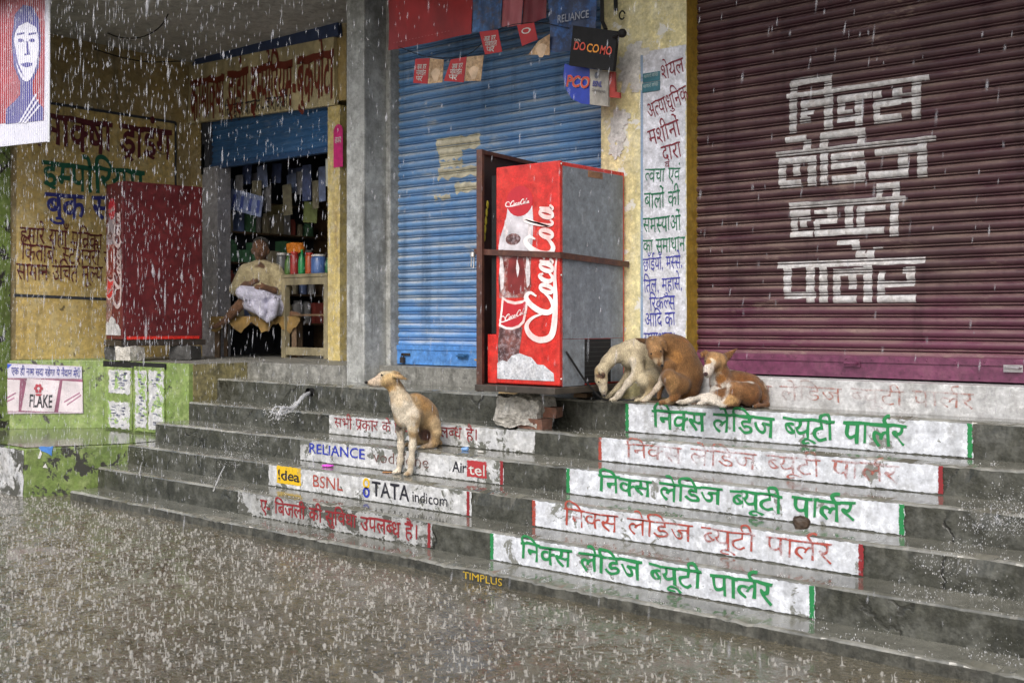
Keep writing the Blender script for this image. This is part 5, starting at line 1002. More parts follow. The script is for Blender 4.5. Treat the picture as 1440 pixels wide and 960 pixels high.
# counter with jars
YC = 7.32
def cp(u, v, e=0.): return atY(u, v, YC - e)
x0, x1 = cp(398, 400).x, cp(463, 400).x; zt = cp(430, 385).z
cnt = thing('shop_counter', 'cream wooden counter frame inside the bookshop door', 'counter', ((x0 + x1) / 2, YC, Z6))
mb = MB(); mb.box(x0, x1, YC - .03, YC + .45, zt - .035, zt); mb.build('top', plain('counter_cream_paint', (.33, .29, .18), .55, .35, 10, dirt=.5), cnt, bevel=.004)
mb = MB(); mb.box(x0, x1 - .062, YC - .02, YC, zt - .11, zt - .037); mb.build('rail', plain('counter_cream_paint', (.33, .29, .18), .55, .35, 10, dirt=.5), cnt)
for xx in (x0, x1 - .06): mb = MB(); mb.box(xx, xx + .06, YC - .022, YC + .04, Z6 - .008, zt - .036); mb.build('post', plain('counter_cream_paint', (.33, .29, .18), .55, .35, 10, dirt=.5), cnt)
mb = MB(); mb.box(x0 + .062, x1 - .062, YC - .018, YC, Z6 + .02, Z6 + .1); mb.build('rail', plain('counter_cream_paint', (.33, .29, .18), .55, .35, 10, dirt=.5), cnt)
mb = MB(); mb.box(x0 + .062, x1 - .062, YC + .05, YC + .42, Z6 + .42, Z6 + .44); mb.build('shelf', M_wood, cnt)
def jar(u, v, r, h, name, lab, col, lid, fill=.75):
    b = cp(u, v, -.12 if r > .05 else -.08); b = Vector((b.x, b.y, zt)); j = thing(name, lab, 'jar', b, 'jars and bottles on the shop counter')
    if name == 'bottle': prof = [(r * .9, 0), (r, .02), (r, h * .55), (r * .8, h * .68), (r * .38, h * .8), (r * .34, h * .93)]
    else: prof = [(r * .92, 0), (r, .015), (r, h * .8), (r * .8, h * .9)]
    mb = MB(); mb.lathe(b, prof, 14); mb.build('contents', plain(lab.split()[0] + '_' + lab.split()[1] + '_plastic', tuple(q * .7 for q in col), .3, .4, 12), j, smooth=True)
    mb = MB(); q = prof[-1]; mb.lathe(b + UP * q[1], [(q[0] * 1.15, 0), (q[0] * 1.15, h * .09), (q[0] * .9, h * .1)], 12); mb.build('lid', plain('lid_' + lid, {'w': (.5, .5, .5), 'r': (.4, .03, .02), 'g': (.02, .2, .05), 'd': (.04, .04, .04)}[lid], .3), j)
jar(396, 384, .055, .24, 'jar', 'clear grey jar at the left end of the counter', (.16, .17, .18), 'w')
jar(405, 384, .035, .22, 'bottle', 'olive green bottle beside the clear grey jar', (.10, .22, .05), 'w')
jar(414, 385, .045, .24, 'jar', 'red sweet jar between two green bottles', (.42, .05, .05), 'r')
jar(424.5, 386, .038, .25, 'bottle', 'bright green bottle near the middle of the counter', (.02, .30, .10), 'g')
jar(435, 385, .042, .22, 'jar', 'orange red jar right of the bright green bottle', (.45, .09, .03), 'r')
jar(448, 385, .078, .20, 'jar', 'wide blue and white jar at the right of the counter', (.10, .20, .50), 'w')
jar(461, 385, .03, .17, 'bottle', 'small dark green bottle at the right end of the counter', (.02, .14, .05), 'd')
c = cp(416, 349, -.2); rough_block('snack_bag', 'orange snack bag hanging above the jars on the counter', 'bag', c, (.10, .04, .055), .2, plain('orange_wrapper', (.5, .16, .02), .3, .4, 9), 31, .012, 12, 5, .5)
# hanging goods and shelves in the gloom
def sheet(u0, v0, u1, v1, Y, tilt, name, lab, cat, mat, grp=None, stripes=0, sm=None):
    a, b = atY(u0, v1, Y), atY(u1, v0, Y); c = (a + b) / 2; hw, hh = (b.x - a.x) / 2, (b.z - a.z) / 2; ex = Vector((math.cos(tilt), 0, math.sin(tilt))); ez = Vector((-math.sin(tilt), 0, math.cos(tilt)))
    mb = MB(); mb.slab([c - ex * hw - ez * hh, c + ex * hw - ez * hh, c + ex * hw + ez * hh, c - ex * hw + ez * hh], (0, .004, 0)); o = tag(mb.build(name, mat), lab, cat, grp)
    for k in range(stripes):
        m2 = MB(); x = -hw + (k + .35) * 2 * hw / stripes; w = hw / stripes * .75; q = c + Vector((0, -.002, 0)); m2.slab([q + ex * x - ez * hh * .7, q + ex * (x + w) - ez * hh * .7, q + ex * (x + w) + ez * hh * .55, q + ex * x + ez * hh * .55], (0, .001, 0)); m2.build('print', sm, o)
    return o
sheet(323, 268, 369, 302, 7.3, -.22, 'sachet_strip', 'pale blue strip of sachets hanging tilted in the shop doorway', 'sachets', plain('sachet_blue', (.22, .27, .45), .5, .4, 10), 'goods hanging in the shop', 4, plain('sachet_print', (.06, .09, .3), .5))
sheet(427, 283, 446, 314, 7.6, -.1, 'packet', 'olive green packet hanging on the right of the shop doorway', 'packet', plain('packet_olive', (.13, .16, .06), .5, .4, 9), 'goods hanging in the shop')
sheet(375, 288, 398, 303, 7.7, .05, 'packet', 'dull yellow packet hanging deep in the shop', 'packet', plain('packet_ochre', (.2, .17, .08), .5, .4, 9), 'goods hanging in the shop')
sheet(330, 245, 362, 262, 7.45, .1, 'packet', 'grey packet hanging behind the sachets near the shop ceiling', 'packet', plain('packet_grey', (.16, .17, .22), .5, .4, 9), 'goods hanging in the shop')
sheet(405, 235, 425, 262, 7.75, -.05, 'packet', 'slate blue packet hanging below the rolled shop shutter', 'packet', plain('packet_slate', (.10, .13, .25), .5, .4, 9), 'goods hanging in the shop')
sheet(458, 222, 467, 262, 7.16, 0, 'bottle_strip', 'pale translucent strip hanging beside the cream door jamb', 'strip', plain('strip_pale', (.4, .42, .38), .4, .2, 9), 'goods hanging in the shop')
GC = ((.45, .40, .28, 'tan'), (.16, .22, .42, 'navy'), (.45, .10, .08, 'red'), (.45, .45, .46, 'grey'), (.12, .3, .16, 'green'))
rr = random.Random(21)
HC = ((.11, .14, .24, 'blue grey'), (.17, .17, .18, 'mid grey'), (.06, .08, .17, 'deep blue'), (.14, .13, .09, 'straw'))
for k in range(13):
    c_ = HC[k % 4]; u = 318 + k * 11 + rr.uniform(-3, 3); v = rr.uniform(228, 262); sheet(u, v, u + rr.uniform(7, 14), v + rr.uniform(22, 52), 7.3 + rr.uniform(0, .25), rr.uniform(-.12, .12), 'sachet_strip', 'narrow strip of small sachets hanging in rows in the upper gloom of the shop', 'sachets', plain('hung_' + c_[3].replace(' ', '_'), c_[:3], .45, .5, 14), 'sachet strips hung in the shop')

rack = thing('goods_rack', 'wooden rack of small goods along the side wall behind the seated man', 'rack', (XW + .15, 8.0, Z6))
for zz_ in (Z6 + .32, Z6 + .66, Z6 + 1.0, Z6 + 1.34, Z6 + 1.68): mb = MB(); mb.box(XW + .02, XW + .27, 7.36, 8.75, zz_, zz_ + .02); mb.build('shelf', M_wood, rack)
for yy in (7.33, 8.75): mb = MB(); mb.box(XW + .02, XW + .27, yy, yy + .03, Z6, Z6 + 2.0); mb.build('side_panel', M_wood, rack)
for zz_ in (Z6 + .341, Z6 + .681, Z6 + 1.021, Z6 + 1.361):
    y_ = 7.38
    while y_ < 8.6:
        w = rr.uniform(.06, .14); h = rr.uniform(.13, .27); g_ = GC[rr.randrange(5)]; mb = MB()
        if rr.random() < .5: mb.lathe((XW + .17, y_ + w / 2, zz_), [(w * .48, 0), (w * .5, .01), (w * .5, h * .8), (w * .34, h * .9), (w * .34, h)], 10); nm = 'tin'
        else: mb.box(XW + .10, XW + .24, y_, y_ + w, zz_, zz_ + h); nm = 'packet'
        tag(mb.build(nm, plain('carton_' + g_[3], g_[:3], .6, .3, 8)), 'small tin or packet on the rack behind the seated man', nm, 'goods on the shop rack'); y_ += w + rr.uniform(.01, .05)

# ------------------------------------------------------------------ banners, bunting and signs above the blue shutter
def bn(u, v, Y): return atY(u, v, Y)
def cloth_sheet(name, pts, Y, mat, lab, cat, group=None, parent=None, sag=.012, th=.003):
    """printed cloth or card hung in front of the shutter, gently rippled"""
    a, b, c, d = [bn(u, v, Y) for u, v in pts]; nx, nz = 14, 8; vs = []; mb = MB()
    for i in range(nx + 1):
        for j in range(nz + 1):
            s_, t_ = i / nx, j / nz; p = a.lerp(b, s_).lerp(d.lerp(c, s_), t_); p.y += sag * (math.sin(s_ * 5 + t_ * 4) + .3 * math.sin(s_ * 13 - t_ * 3)); vs.append(p)
    n1 = len(vs); vs += [p + Vector((0, th, 0)) for p in vs]; q = nz + 1
    fs = [(i * q + j, (i + 1) * q + j, (i + 1) * q + j + 1, i * q + j + 1) for i in range(nx) for j in range(nz)]
    mb.add(vs, fs + [tuple(k + n1 for k in f[::-1]) for f in fs]); o = mb.build(name, mat, parent, smooth=True)
    return tag(o, lab, cat, group) if parent is None else o
M_redcloth = plain('red_awning_sheet', (.33, .018, .02), .5, .3, 4, dirt=.15, dirtcol=(.12, .01, .01))
o = cloth_sheet('shop_banner', [(546, 71), (664, 48), (664, -40), (546, -25)], 6.18, M_redcloth, 'large red banner sheet hung above the blue shutter beside the grey pillar', 'banner')
write('stitched_line', '- - - - - - - - - - - - - - - - - -', bn(553, 62, 6.16), bn(632, 45, 6.16), .02, plain('stitch_pale', (.5, .2, .2), .7), o, NF, deva=False)
cloth_sheet('portrait_poster', [(664, 46), (705, 40), (706, -40), (664, -40)], 6.17, grime('dark_blue_poster_print', (.02, .05, .14), (.05, .14, .34), (.11, .07, .06), 4, 0, rough=(.35, .5), bstr=.05, seed=51), 'dark blue printed poster between the red banner and the pink sheet', 'poster')
cloth_sheet('pink_sheet', [(705, 38), (734, 36), (736, -40), (706, -40)], 6.18, plain('pale_red_sheet', (.40, .11, .13), .5, .3, 4), 'pale pink red sheet hung beside the dark blue poster', 'banner')
cloth_sheet('maroon_sheet', [(734, 35), (769, 26), (768, -40), (736, -40)], 6.19, plain('maroon_sheet_cloth', (.17, .025, .035), .5, .3, 4), 'dark maroon sheet hung beside the pale pink sheet', 'banner')
o = cloth_sheet('phone_banner', [(774, 74), (838, 68), (838, -40), (768, -40)], 6.12, grime('navy_banner_print', (.03, .055, .15), (.02, .03, .07), (.04, .14, .42), 3, 0, rough=(.35, .5), bstr=.05, seed=52), 'navy blue phone company banner hanging at the top of the cream pillar', 'banner')
write('lettering', 'RELIANCE', bn(784, 33, 6.095), bn(828, 25, 6.095), .055, plain('banner_grey_letters', (.25, .27, .33), .5), o, NF, deva=False, off=.01)
def slabsign(name, pts, Y, th, mat, lab, cat, group=None, parent=None):
    mb = MB(); mb.slab([bn(u, v, Y) for u, v in pts], (0, th, 0)); o = mb.build(name, mat, parent); return tag(o, lab, cat, group) if parent is None else o
o = slabsign('glow_sign', [(800, 92), (862, 100), (868, 44), (806, 36)], 6.02, .03, M_black, 'black shop sign with orange and red word hanging above the phone booth sign', 'sign')
OR = plain('orange_letters', (.62, .24, .02), .4, .2); RD = plain('red_letters', (.50, .06, .03), .4, .2)
for txt, a, b, m in (('DO', (806, 70), (822, 72), RD), ('CO', (824, 73), (841, 75), OR), ('MO', (843, 76), (859, 78), RD)): write('lettering', txt, bn(*a, 6.015), bn(*b, 6.015), .058, m, o, NF, deva=False, off=.02)
write('lettering', 'TATA', bn(807, 58, 6.015), bn(816, 59, 6.015), .016, M_offwhite, o, NF, deva=False)
ps = thing('phone_booth_sign', 'blue and white phone booth sign with a rounded left edge under the black sign', 'sign', bn(825, 120, 6.1))
slabsign('blue_half', [(794, 90), (829, 97), (829, 147), (818, 146), (804, 139), (796, 126), (792, 108)], 6.10, .02, plain('sign_royal_blue', (.02, .045, .36), .35, .2), '', '', parent=ps)
slabsign('white_half', [(829.3, 97), (856, 101), (855, 150), (829.3, 147)], 6.10, .02, plain('sign_cream', (.5, .48, .43), .4, .2, dirt=.2), '', '', parent=ps)
write('lettering', 'PCO', bn(796, 121.5, 6.093), bn(828, 124, 6.093), .078, plain('sign_cream', (.5, .48, .43)), ps, NF, deva=False, off=.05)
write('lettering', 'PCO', bn(796, 121.5, 6.090), bn(828, 124, 6.090), .078, RD, ps, NF, deva=False, off=.022)
write('lettering', 'BSNL', bn(833, 121, 6.093), bn(846, 122, 6.093), .036, P_navy, ps, NF, deva=False, off=.02)
write('lettering', 'Connecting India', bn(832, 128, 6.093), bn(851, 131, 6.093), .018, P_blk, ps, NF, deva=False)
mb = MB(); mb.ball(bn(839, 106, 6.095), (.018, .003, .022), 10, 6); mb.build('round_emblem', plain('emblem_slate', (.12, .13, .16), .5), ps)
slabsign('bracket', [(857, 101), (864, 101), (865, 129), (871, 130), (871, 138), (857, 137)], 6.11, .02, plain('bracket_red', (.3, .03, .02), .5, .3), '', '', parent=ps)
mb = MB(); mb.tube([bn(862, 52, 6.0), bn(874, 47, 6.0)], .012, 8); mb.ball(bn(875, 47, 6.0), .03, 10, 6); tag(mb.build('lamp_bracket', M_black), 'black knob bracket sticking out beside the black shop sign', 'bracket')
th = np.linspace(.2, 5.6, 14); c = bn(876, 22, 6.24); mb = MB(); mb.tube([c + Vector((.022 * math.cos(a), -.01, .028 * math.sin(a))) for a in th], .006, 6); tag(mb.build('wall_hook', M_black), 'small black ring hook on the upper cream pillar', 'hook')
mb = MB(); mb.tube([bn(846, -30, 6.08), bn(847, 30, 6.08), bn(852, 42, 6.05)], .014, 6); mb.tube([bn(865, -30, 6.2), bn(866, 15, 6.2)], .016, 6); tag(mb.build('sign_rail', M_black), 'dark metal rails holding the signs at the top of the cream pillar', 'rail')
M_flagred = plain('bunting_red', (.40, .02, .022), .45, .25, 6); M_flagtan = grime('bunting_tan_print', (.42, .25, .12), (.55, .38, .22), (.20, .11, .05), 9, 0, rough=(.35, .5), bstr=.03, seed=53)
def flag(red, tan, lab, n, line=('अब हर', 'मोबाइल', 'पर')):
    cs = [bn(u, v, 6.1) for u, v in (red or tan)]; f_ = thing('bunting_card', lab, 'bunting', (cs[2] + cs[3]) / 2, 'advertising cards strung over the blue shutter')
    if red:
        mb = MB(); mb.slab(cs, (0, .003, 0)); r_ = mb.build('red_half', M_flagred, f_)
        for k, w_ in enumerate(line):
            a = cs[3].lerp(cs[0], .25 + .24 * k).lerp(cs[2].lerp(cs[1], .25 + .24 * k), .18); b = cs[3].lerp(cs[0], .25 + .24 * k).lerp(cs[2].lerp(cs[1], .25 + .24 * k), .85 - .2 * (k == 2)); write('lettering', w_, a + NF * .003, b + NF * .003, .035, M_offwhite, r_, NF, off=.01)
    if tan:
        ct = [bn(u, v, 6.1) for u, v in tan]; mb = MB(); mb.slab(ct, (0, .003, 0)); t_ = mb.build('tan_half', M_flagtan, f_)
        m2 = MB(); mid = sum(ct, Vector()) / len(ct); m2.slab([mid + Vector((.045 * math.cos(a) * (1 + .3 * math.sin(3 * a)), -.002, -.03 + .05 * math.sin(a))) for a in np.linspace(0, 6, 12)], (0, .001, 0)); m2.build('print', plain('tan_light_print', (.58, .42, .28), .4, .4, 12), t_)
flag([(581, 117), (601, 118), (604, 82), (584, 83)], [(601.5, 118), (622, 116), (624, 84), (604.5, 82)], 'leftmost red and tan advertising card over the blue shutter', 1)
flag([(624, 114), (652, 116), (656, 80), (634, 84)], [(653, 114), (676, 114), (680, 78), (656.5, 80)], 'red and tan advertising card right of the leftmost card', 2)
flag([(682, 77), (706, 73), (700, 42), (674, 45)], None, 'plain red advertising card tilted under the dark blue poster', 3)
flag([(734, 65), (756, 56), (751, 32), (727, 36)], None, 'small red advertising card with a white ring under the pink sheet', 4, ('O',))
flag(None, [(743, 77), (773, 78), (773, 48), (757, 58)], 'tan card with a torn corner left of the navy banner', 5)
mb = MB(); mb.tube([tuple(p) for p in crom([bn(560, 66, 6.105), bn(602, 80, 6.105), bn(656, 78, 6.105), bn(700, 42, 6.105), bn(752, 32, 6.105), bn(800, 40, 6.105)], 5)], .003, 5); tag(mb.build('bunting_string', M_black), 'thin dark string holding the advertising cards over the blue shutter', 'string')
# poster board at the upper left: a plain two-tone bust, no likeness
B0 = W(67, 0, 9.5); th_ = math.radians(-62); dB = FW * math.cos(th_) + RT * math.sin(th_); nB = Vector((dB.y, -dB.x, 0)); nB = nB if nB.dot(CAM - B0) > 0 else -nB
def bp(u, v, e=0.): return onplane(u, v, B0 + nB * e, nB)
bo = thing('campaign_board', 'corrugated red white and blue poster board hanging at the upper left', 'poster', bp(30, 203))
mb = MB(); mb.slab([bp(-60, 213), bp(66.5, 199), bp(68, -44), bp(-60, -44)], nB * -.02); mb.build('board', plain('board_white', (.60, .61, .70), .4, .1, 5), bo)
def bpoly(name, pts, e, mat): mb = MB(); mb.slab([bp(u, v, e) for u, v in pts], nB * -.0015); return mb.build(name, mat, bo)
M_bnavy = plain('board_blue', (.055, .05, .22), .4, .2, 6)
bpoly('red_field', [(-60, 179), (61.5, 169), (64, -44), (-60, -44)], .003, plain('board_red', (.32, .03, .035), .4, .25, 4))
bpoly('bust', [(8, 174.5), (61, 169.5), (61, 152), (51, 141), (46, 132), (46, 114), (54, 95), (57.5, 64), (55, 28), (46, 10), (33, 7), (21, 20), (16.5, 56), (19, 92), (28, 115), (28, 134), (20, 143), (9, 153)], .005, M_bnavy)
fcx, fcy = 37, 69
bpoly('face_light', [(fcx + 17 * math.cos(a) * (1 - .12 * math.sin(a)), fcy + 46 * math.sin(a)) for a in np.linspace(0, 6.1, 26)], .007, plain('board_white', (.6, .61, .7)))
bpoly('hair', [(19, 50), (21, 30), (30, 14), (42, 13), (53, 28), (56, 50), (50, 38), (38, 31), (26, 37)], .0085, M_bnavy)
for ux in (29, 45): bpoly('eye', [(ux + 4.2 * math.cos(a), 57 + 2.6 * math.sin(a)) for a in np.linspace(0, 5.6, 9)], .0088, M_bnavy); bpoly('eyebrow', [(ux - 5.5, 50), (ux + 5.5, 48), (ux + 5.5, 45.5), (ux - 5, 47)], .0089, M_bnavy)
bpoly('nose', [(36, 58), (38.5, 58), (42, 77), (34, 78), (34, 76), (38, 75)], .0087, M_bnavy); bpoly('mouth', [(29, 90), (38, 88), (46, 89), (44, 93), (37, 95), (31, 93)], .0088, M_bnavy); bpoly('face_shadow', [(20, 60), (25, 88), (34, 109), (28, 100), (21, 84)], .0086, M_bnavy)
for k in range(3): bpoly('stripe', [(26 + k * 4, 173), (28.5 + k * 4, 173), (52 + k * 2.2, 133 + k * 8), (50 + k * 2.2, 132 + k * 8)], .0075 + .0004 * k, plain('board_white', (.6, .61, .7)))
for k in range(26): u = -10 + k * 3.0; mb = MB(); 
mb = MB()
for k in range(30): u = -18 + k * 2.9; p, q = bp(u, 206 - u * .1, .0095), bp(u, -40, .0095); mb.slab([p - RT * .0015, p + RT * .0015, q + RT * .0015, q - RT * .0015], nB * .001)
mb.build('corrugation', plain('board_rib', (.5, .5, .6), .4, .1), bo)
mb = MB(); mb.tube([bp(68.3, 200, -.004), bp(69.5, -44, -.004)], .012, 6); mb.build('edge_strip', plain('strip_white', (.6, .62, .68), .3, .05), bo)
# wires under the ceiling
def wire(name, pts, r, lab): mb = MB(); mb.tube([tuple(p) for p in crom(pts, 6)], r, 5); tag(mb.build(name, M_black), lab, 'wire', 'wires under the porch ceiling')
wire('wire', [bn(108, 60, 5.9), bn(160, 78, 5.95), bn(206, 87, 6.0), bn(262, 86, 6.3)], .006, 'black wire sagging along the porch wall below the ceiling')
wire('wire', [bn(122, 15, 5.8), bn(150, 46, 5.8), bn(190, 54, 5.8), bn(225, 38, 5.8), bn(246, 0, 5.8)], .006, 'black wire hanging in a loop from the porch ceiling')
wire('wire', [bn(107, 40, 5.9), bn(107.5, 70, 5.9), bn(107, 93, 5.9)], .008, 'short black wire end hanging straight down by the porch wall')
mb = MB(); mb.box(-8.9, -8.88, 5.5, 5.52, ZC - .2, ZC); 

# ------------------------------------------------------------------ spout, splashes, litter, rain
def waterish(name, c, tr):
    t = NT(name); d = t.n("ShaderNodeBsdfPrincipled"); d.inputs['Base Color'].default_value = (*c, 1); d.inputs['Roughness'].default_value = .1; d.inputs['Specular IOR Level'].default_value = .6
    tl = t.n("ShaderNodeBsdfTranslucent"); tl.inputs[0].default_value = (*c, 1); tp = t.n("ShaderNodeBsdfTransparent"); m1 = t.n("ShaderNodeMixShader"); m1.inputs[0].default_value = .35; m2 = t.n("ShaderNodeMixShader"); m2.inputs[0].default_value = tr
    t.l(d.outputs[0], m1.inputs[1]); t.l(tl.outputs[0], m1.inputs[2]); t.l(m1.outputs[0], m2.inputs[1]); t.l(tp.outputs[0], m2.inputs[2]); t.l(m2.outputs[0], t.out.inputs[0]); return t.m
M_rain = waterish('raindrop_water', (.76, .78, .84), .75); M_foam = waterish('splash_water', (.72, .73, .75), .45); M_mudsplash = waterish('muddy_splash_water', (.62, .61, .58), .55)
q = atY(437, 551, YS[5] - .004); mb = MB(); mb.tube([q + Vector((0, .05, .0)), q + Vector((0, -.03, 0))], .035, 14, caps=False); mb.tube([q + Vector((0, .05, .0)), q + Vector((0, -.028, 0))], .028, 14, caps=False); tag(mb.build('drain_pipe', M_black), 'short dark drain pipe poking out of the upper step riser', 'pipe')
rr = random.Random(77); mb = MB(); base_ = [q + Vector((0, -.01, -.008)), W(425, 559, 8.95), W(410, 570, 8.75), W(396, 577, 8.62), W(386, 584, 8.5)]
for k in range(6):
    P_ = crom([p + Vector((rr.uniform(-1, 1), rr.uniform(-1, 1), rr.uniform(-1, 1))) * (.004 + .010 * i) for i, p in enumerate(base_)], 8); mb.tube([tuple(p) for p in P_], [max(.0012, (.010 - .004 * i / len(P_)) * (1 + .6 * math.sin(i * 2.3 + k * 1.7))) for i in range(len(P_))], 7)
for k in range(170): p = base_[-1].lerp(base_[2], rr.random()) + Vector((rr.gauss(-.02, .06), rr.gauss(0, .05), rr.gauss(-.03, .035))); mb.ball(p, rr.uniform(.0015, .005), 5, 4)
o = mb.build('water_jet', M_foam, smooth=True); o['kind'] = 'stuff'
def shards(mb, p, r, n, h, rr):
    for k in range(n):
        a = rr.uniform(0, 6.28); rad = r * math.sqrt(rr.random()); z_ = h * rr.random() ** 2.2 * (1.15 - rad / r * .6); q_ = rr.choice((.6, .8, 1., 1.4)) * .68; mb.ball((p[0] + rad * math.cos(a), p[1] + rad * math.sin(a), p[2] + z_), (rr.uniform(.001, .003) * q_, rr.uniform(.001, .003) * q_, rr.uniform(.0015, .006) * q_), 4, 3)
def crown(mb, p, r, h, rr):
    n = 9; vs = []; th0 = rr.uniform(0, 1)
    for k in range(n): a = 6.283 * k / n + th0; vs.append((p[0] + r * .75 * math.cos(a), p[1] + r * .75 * math.sin(a), p[2] - .002))
    for k in range(n): a = 6.283 * k / n + th0; hh = h * rr.uniform(.35, 1.3); vs.append((p[0] + r * 1.15 * math.cos(a), p[1] + r * 1.15 * math.sin(a), p[2] + hh))
    mb.add(vs, [(k, (k + 1) % n, n + (k + 1) % n, n + k) for k in range(n) if rr.random() < .8])
mb = MB(); rr = random.Random(3)
def treadpt(u, v, i): p = atZ(u, v, Z[i]); return (p.x, p.y, Z[i])
for (u, v, i, r, n, h) in ((330, 640, 2, .16, 90, .14), (318, 655, 2, .10, 50, .09), (345, 628, 3, .12, 50, .10), (196, 640, 2, .05, 20, .06), (305, 672, 1, .08, 30, .07), (1405, 745, 3, .16, 260, .22), (1425, 735, 3, .10, 160, .2), (1385, 765, 2, .14, 140, .14), (1330, 800, 2, .14, 120, .12), (1410, 838, 1, .14, 120, .11), (1290, 838, 1, .12, 50, .05), (1240, 880, 0, .14, 60, .06), (1160, 870, 0, .08, 40, .10), (1405, 920, 0, .16, 120, .08), (1360, 830, 1, .12, 120, .1)): shards(mb, treadpt(u, v, i), r, int(n * 1.8), h, rr)
# drizzle of small splashes along every tread
for i in range(6):
    ya, yb_ = YS[i] + .01, (YS[i + 1] - .01 if i < 5 else 6.1)
    for k in range(130 if i < 5 else 60):
        x = rr.uniform(XL + .1, -.9); y_ = rr.uniform(ya, yb_ if rr.random() < .4 else ya + .04); shards(mb, (x, y_, Z[i]), rr.uniform(.012, .035), rr.randint(2, 7), rr.uniform(.01, .045), rr)
# thin runnels over the front of the left steps
for (u0, v0, u1, v1, i) in ((316, 655, 300, 690, 1), (440, 640, 441, 656, 2), (200, 650, 196, 668, 1)):
    a = atY(u0, v0, YS[i + 1] - .012); b = atY(u1, v1, YS[i] - .02); mb.tube([tuple(p) for p in crom([a, a.lerp(b, .4) + Vector((.012, -.01, .01)), b], 5)], .005, 5)
o = mb.build('step_splashes', M_foam); o['kind'] = 'stuff'
mb = MB(); rr = random.Random(8)
for k in range(11000):
    y_ = 1.35 + 3.1 * rr.random() ** .8; x = rr.uniform(-2.25 * y_ - .2, -.2 * y_)
    if rr.random() > min(1., .35 + (-x) * .14): continue
    if x < -8.85 and y_ > 4.3: continue
    if y_ > 4.5: continue
    t_ = rr.random(); s_ = rr.uniform(.6, 1.3)
    # where a drop has just struck: a thin ragged crown, a jet, or a few thrown droplets
    if t_ < .45: crown(mb, (x, y_, 0), .0055 * s_, .012 * s_, rr)
    elif t_ < .6: mb.tube([(x, y_, 0), (x + rr.uniform(-.004, .004), y_, .014 * s_), (x + rr.uniform(-.008, .008), y_, .03 * s_)], [.0035 * s_, .002, .0012], 4)
    if t_ > .5: shards(mb, (x, y_, .002), .02 * s_, rr.randint(2, 5), .035 * s_, rr)
    if rr.random() < .3:
        n = 6; a0 = rr.uniform(0, 6.28); rx = .008 * s_; vs = [(x, y_, .004)]
        for q in range(n): a = a0 + 6.283 * q / n; k_ = rx * rr.uniform(.15, 1.5); vs.append((x + k_ * math.cos(a) * 1.5, y_ + k_ * math.sin(a), .0005))
        mb.add(vs, [(0, 1 + q, 1 + (q + 1) % n) for q in range(n)])
o = mb.build('rain_splashes', M_mudsplash); o['kind'] = 'stuff'
def drops(name, n, box, lmin, lmax, w, seed):
    r = np.random.default_rng(seed); c = r.uniform(box[0], box[1], (n, 3)); L = np.clip(lmin * r.lognormal(.35, .45, n), .02, lmax * 1.7); wd_ = w * np.clip(r.lognormal(-.15, .35, n), .4, 1.7); ax_ = np.stack([r.normal(.10, .05, n), r.normal(-.02, .04, n), np.ones(n)], 1); ax_ /= np.linalg.norm(ax_, axis=1)[:, None]
    V = np.zeros((n, 6, 3)); V[:, 0] = c - ax_ * L[:, None] * .5; V[:, 5] = c + ax_ * L[:, None] * .5
    for k in range(4): a = k * math.pi / 2; V[:, 1 + k] = c - ax_ * L[:, None] * .08 + np.stack([np.cos(a) * wd_, np.sin(a) * wd_, 0 * wd_], 1)
    tri = []
    for k in range(4): tri += [(0, 1 + (k + 1) % 4, 1 + k), (5, 1 + k, 1 + (k + 1) % 4)]
    Fc = (np.arange(n)[:, None, None] * 6 + np.array(tri)[None]).reshape(-1, 3); me = bpy.data.meshes.new(name); me.from_pydata(V.reshape(-1, 3).tolist(), [], Fc.tolist()); me.materials.append(M_rain); me.polygons.foreach_set('use_smooth', [True] * len(me.polygons)); o = link(name, me); o['kind'] = 'stuff'; return o
drops('porch_runoff', 8200, ((-11.5, 3.0, .4), (-5.2, 5.2, 4.4)), .025, .07, .0027, 1)
drops('rain', 3200, ((-9, 2.2, .5), (-.3, 4.6, 4.2)), .022, .055, .0019, 2)
drops('heavy_drops', 160, ((-7.5, 2.2, 1.2), (-3.6, 3.6, 4.0)), .05, .10, .0055, 3)
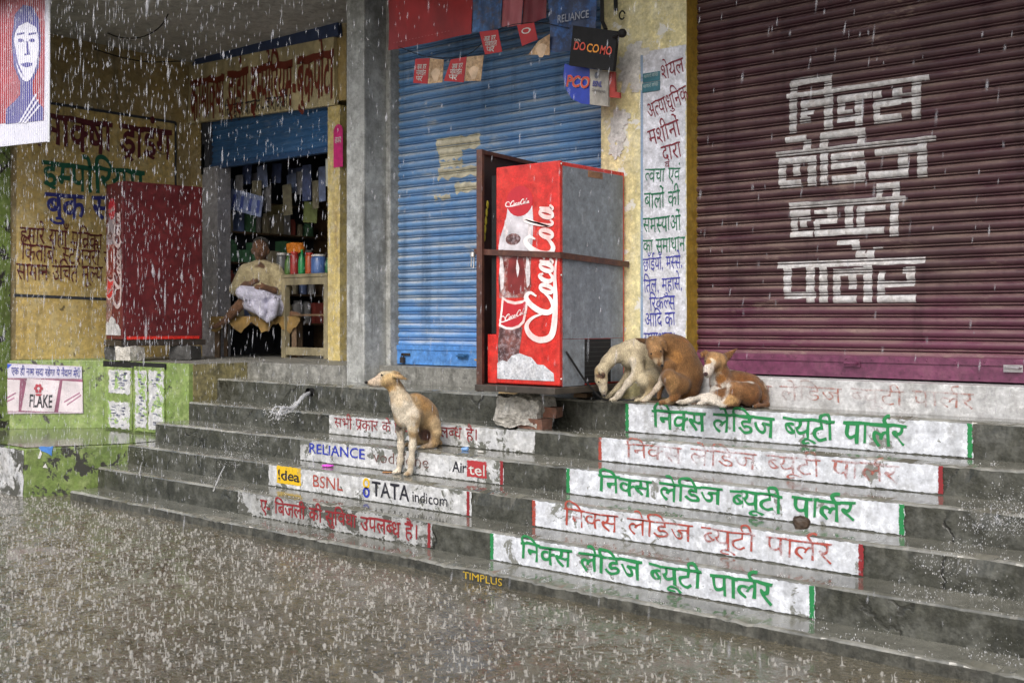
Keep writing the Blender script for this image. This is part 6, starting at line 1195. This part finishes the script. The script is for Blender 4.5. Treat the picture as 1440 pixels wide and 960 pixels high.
# litter
def blob(u, v, i, r, name, lab, cat, mat, seed):
    p = atZ(u, v, Z[i]); return rough_block(name, lab, cat, (p.x, p.y, Z[i] + r[2] * .9), r, .4, mat, seed, min(r) * .35, 30, 4, .7)
blob(1127, 742, 3, (.03, .026, .024), 'dung_lump', 'small dark brown lump on the step between green and red painted rows', 'dung', plain('dung_brown', (.04, .025, .015), .6, .5, 40), 4)
blob(461, 656, 2, (.04, .022, .008), 'flower_petals', 'bright pink petals lying on the step above the yellow painted box', 'petals', plain('petal_pink', (.55, .06, .5), .6, .4, 40), 6)
blob(654, 633, 3, (.022, .016, .012), 'plastic_litter', 'small blue plastic scrap on the step right of the sitting dog', 'cap', plain('cap_blue', (.12, .25, .5), .4), 7)
blob(676, 636, 3, (.02, .012, .006), 'paper_bit', 'tiny white paper bit on the step right of the blue plastic scrap', 'paper', M_offwhite, 8)
blob(635, 587, 5 - 1, (.02, .012, .008), 'paper_bit', 'tiny white paper bit on the step left of the concrete lump', 'paper', M_offwhite, 9)
blob(545, 664, 2, (.035, .015, .003), 'wet_leaf', 'orange brown wet leaf beside the paws of the sitting dog', 'leaf', plain('leaf_orange', (.35, .15, .04), .4), 10)
p = atZ(1190, 662, Z[3]); q = atZ(1135, 655, Z[3]); rr = random.Random(6); pts = []
blob(1140, 660, 4 - 1, (.05, .03, .012), 'plastic_scrap', 'crumpled clear white plastic scrap on the step under the faint red row', 'plastic', plain('milky_plastic', (.6, .6, .68), .2, .2), 11)
blob(1155, 664, 4 - 1, (.10, .02, .004), 'wet_rag', 'thin pale wet rag on the step beside the plastic scrap', 'rag', plain('wet_rag_cloth', (.3, .3, .32), .4, .3), 12)
p = atZ(905, 576, Z[5]); mb = MB(); rg = [(p.x + .42 * math.cos(a) * (1 + .2 * math.sin(5 * a)), max(YS[5] + .02, 6.03 + .06 * math.sin(a)), Z[5] + .003) for a in np.linspace(0, 6.1, 24)]; mb.slab(rg, (0, 0, .003)); tag(mb.build('sacking', plain('dirty_sacking', (.13, .09, .06), .85, .5, 20)), 'flat dirty sacking under the huddled dogs on the top step', 'sacking')
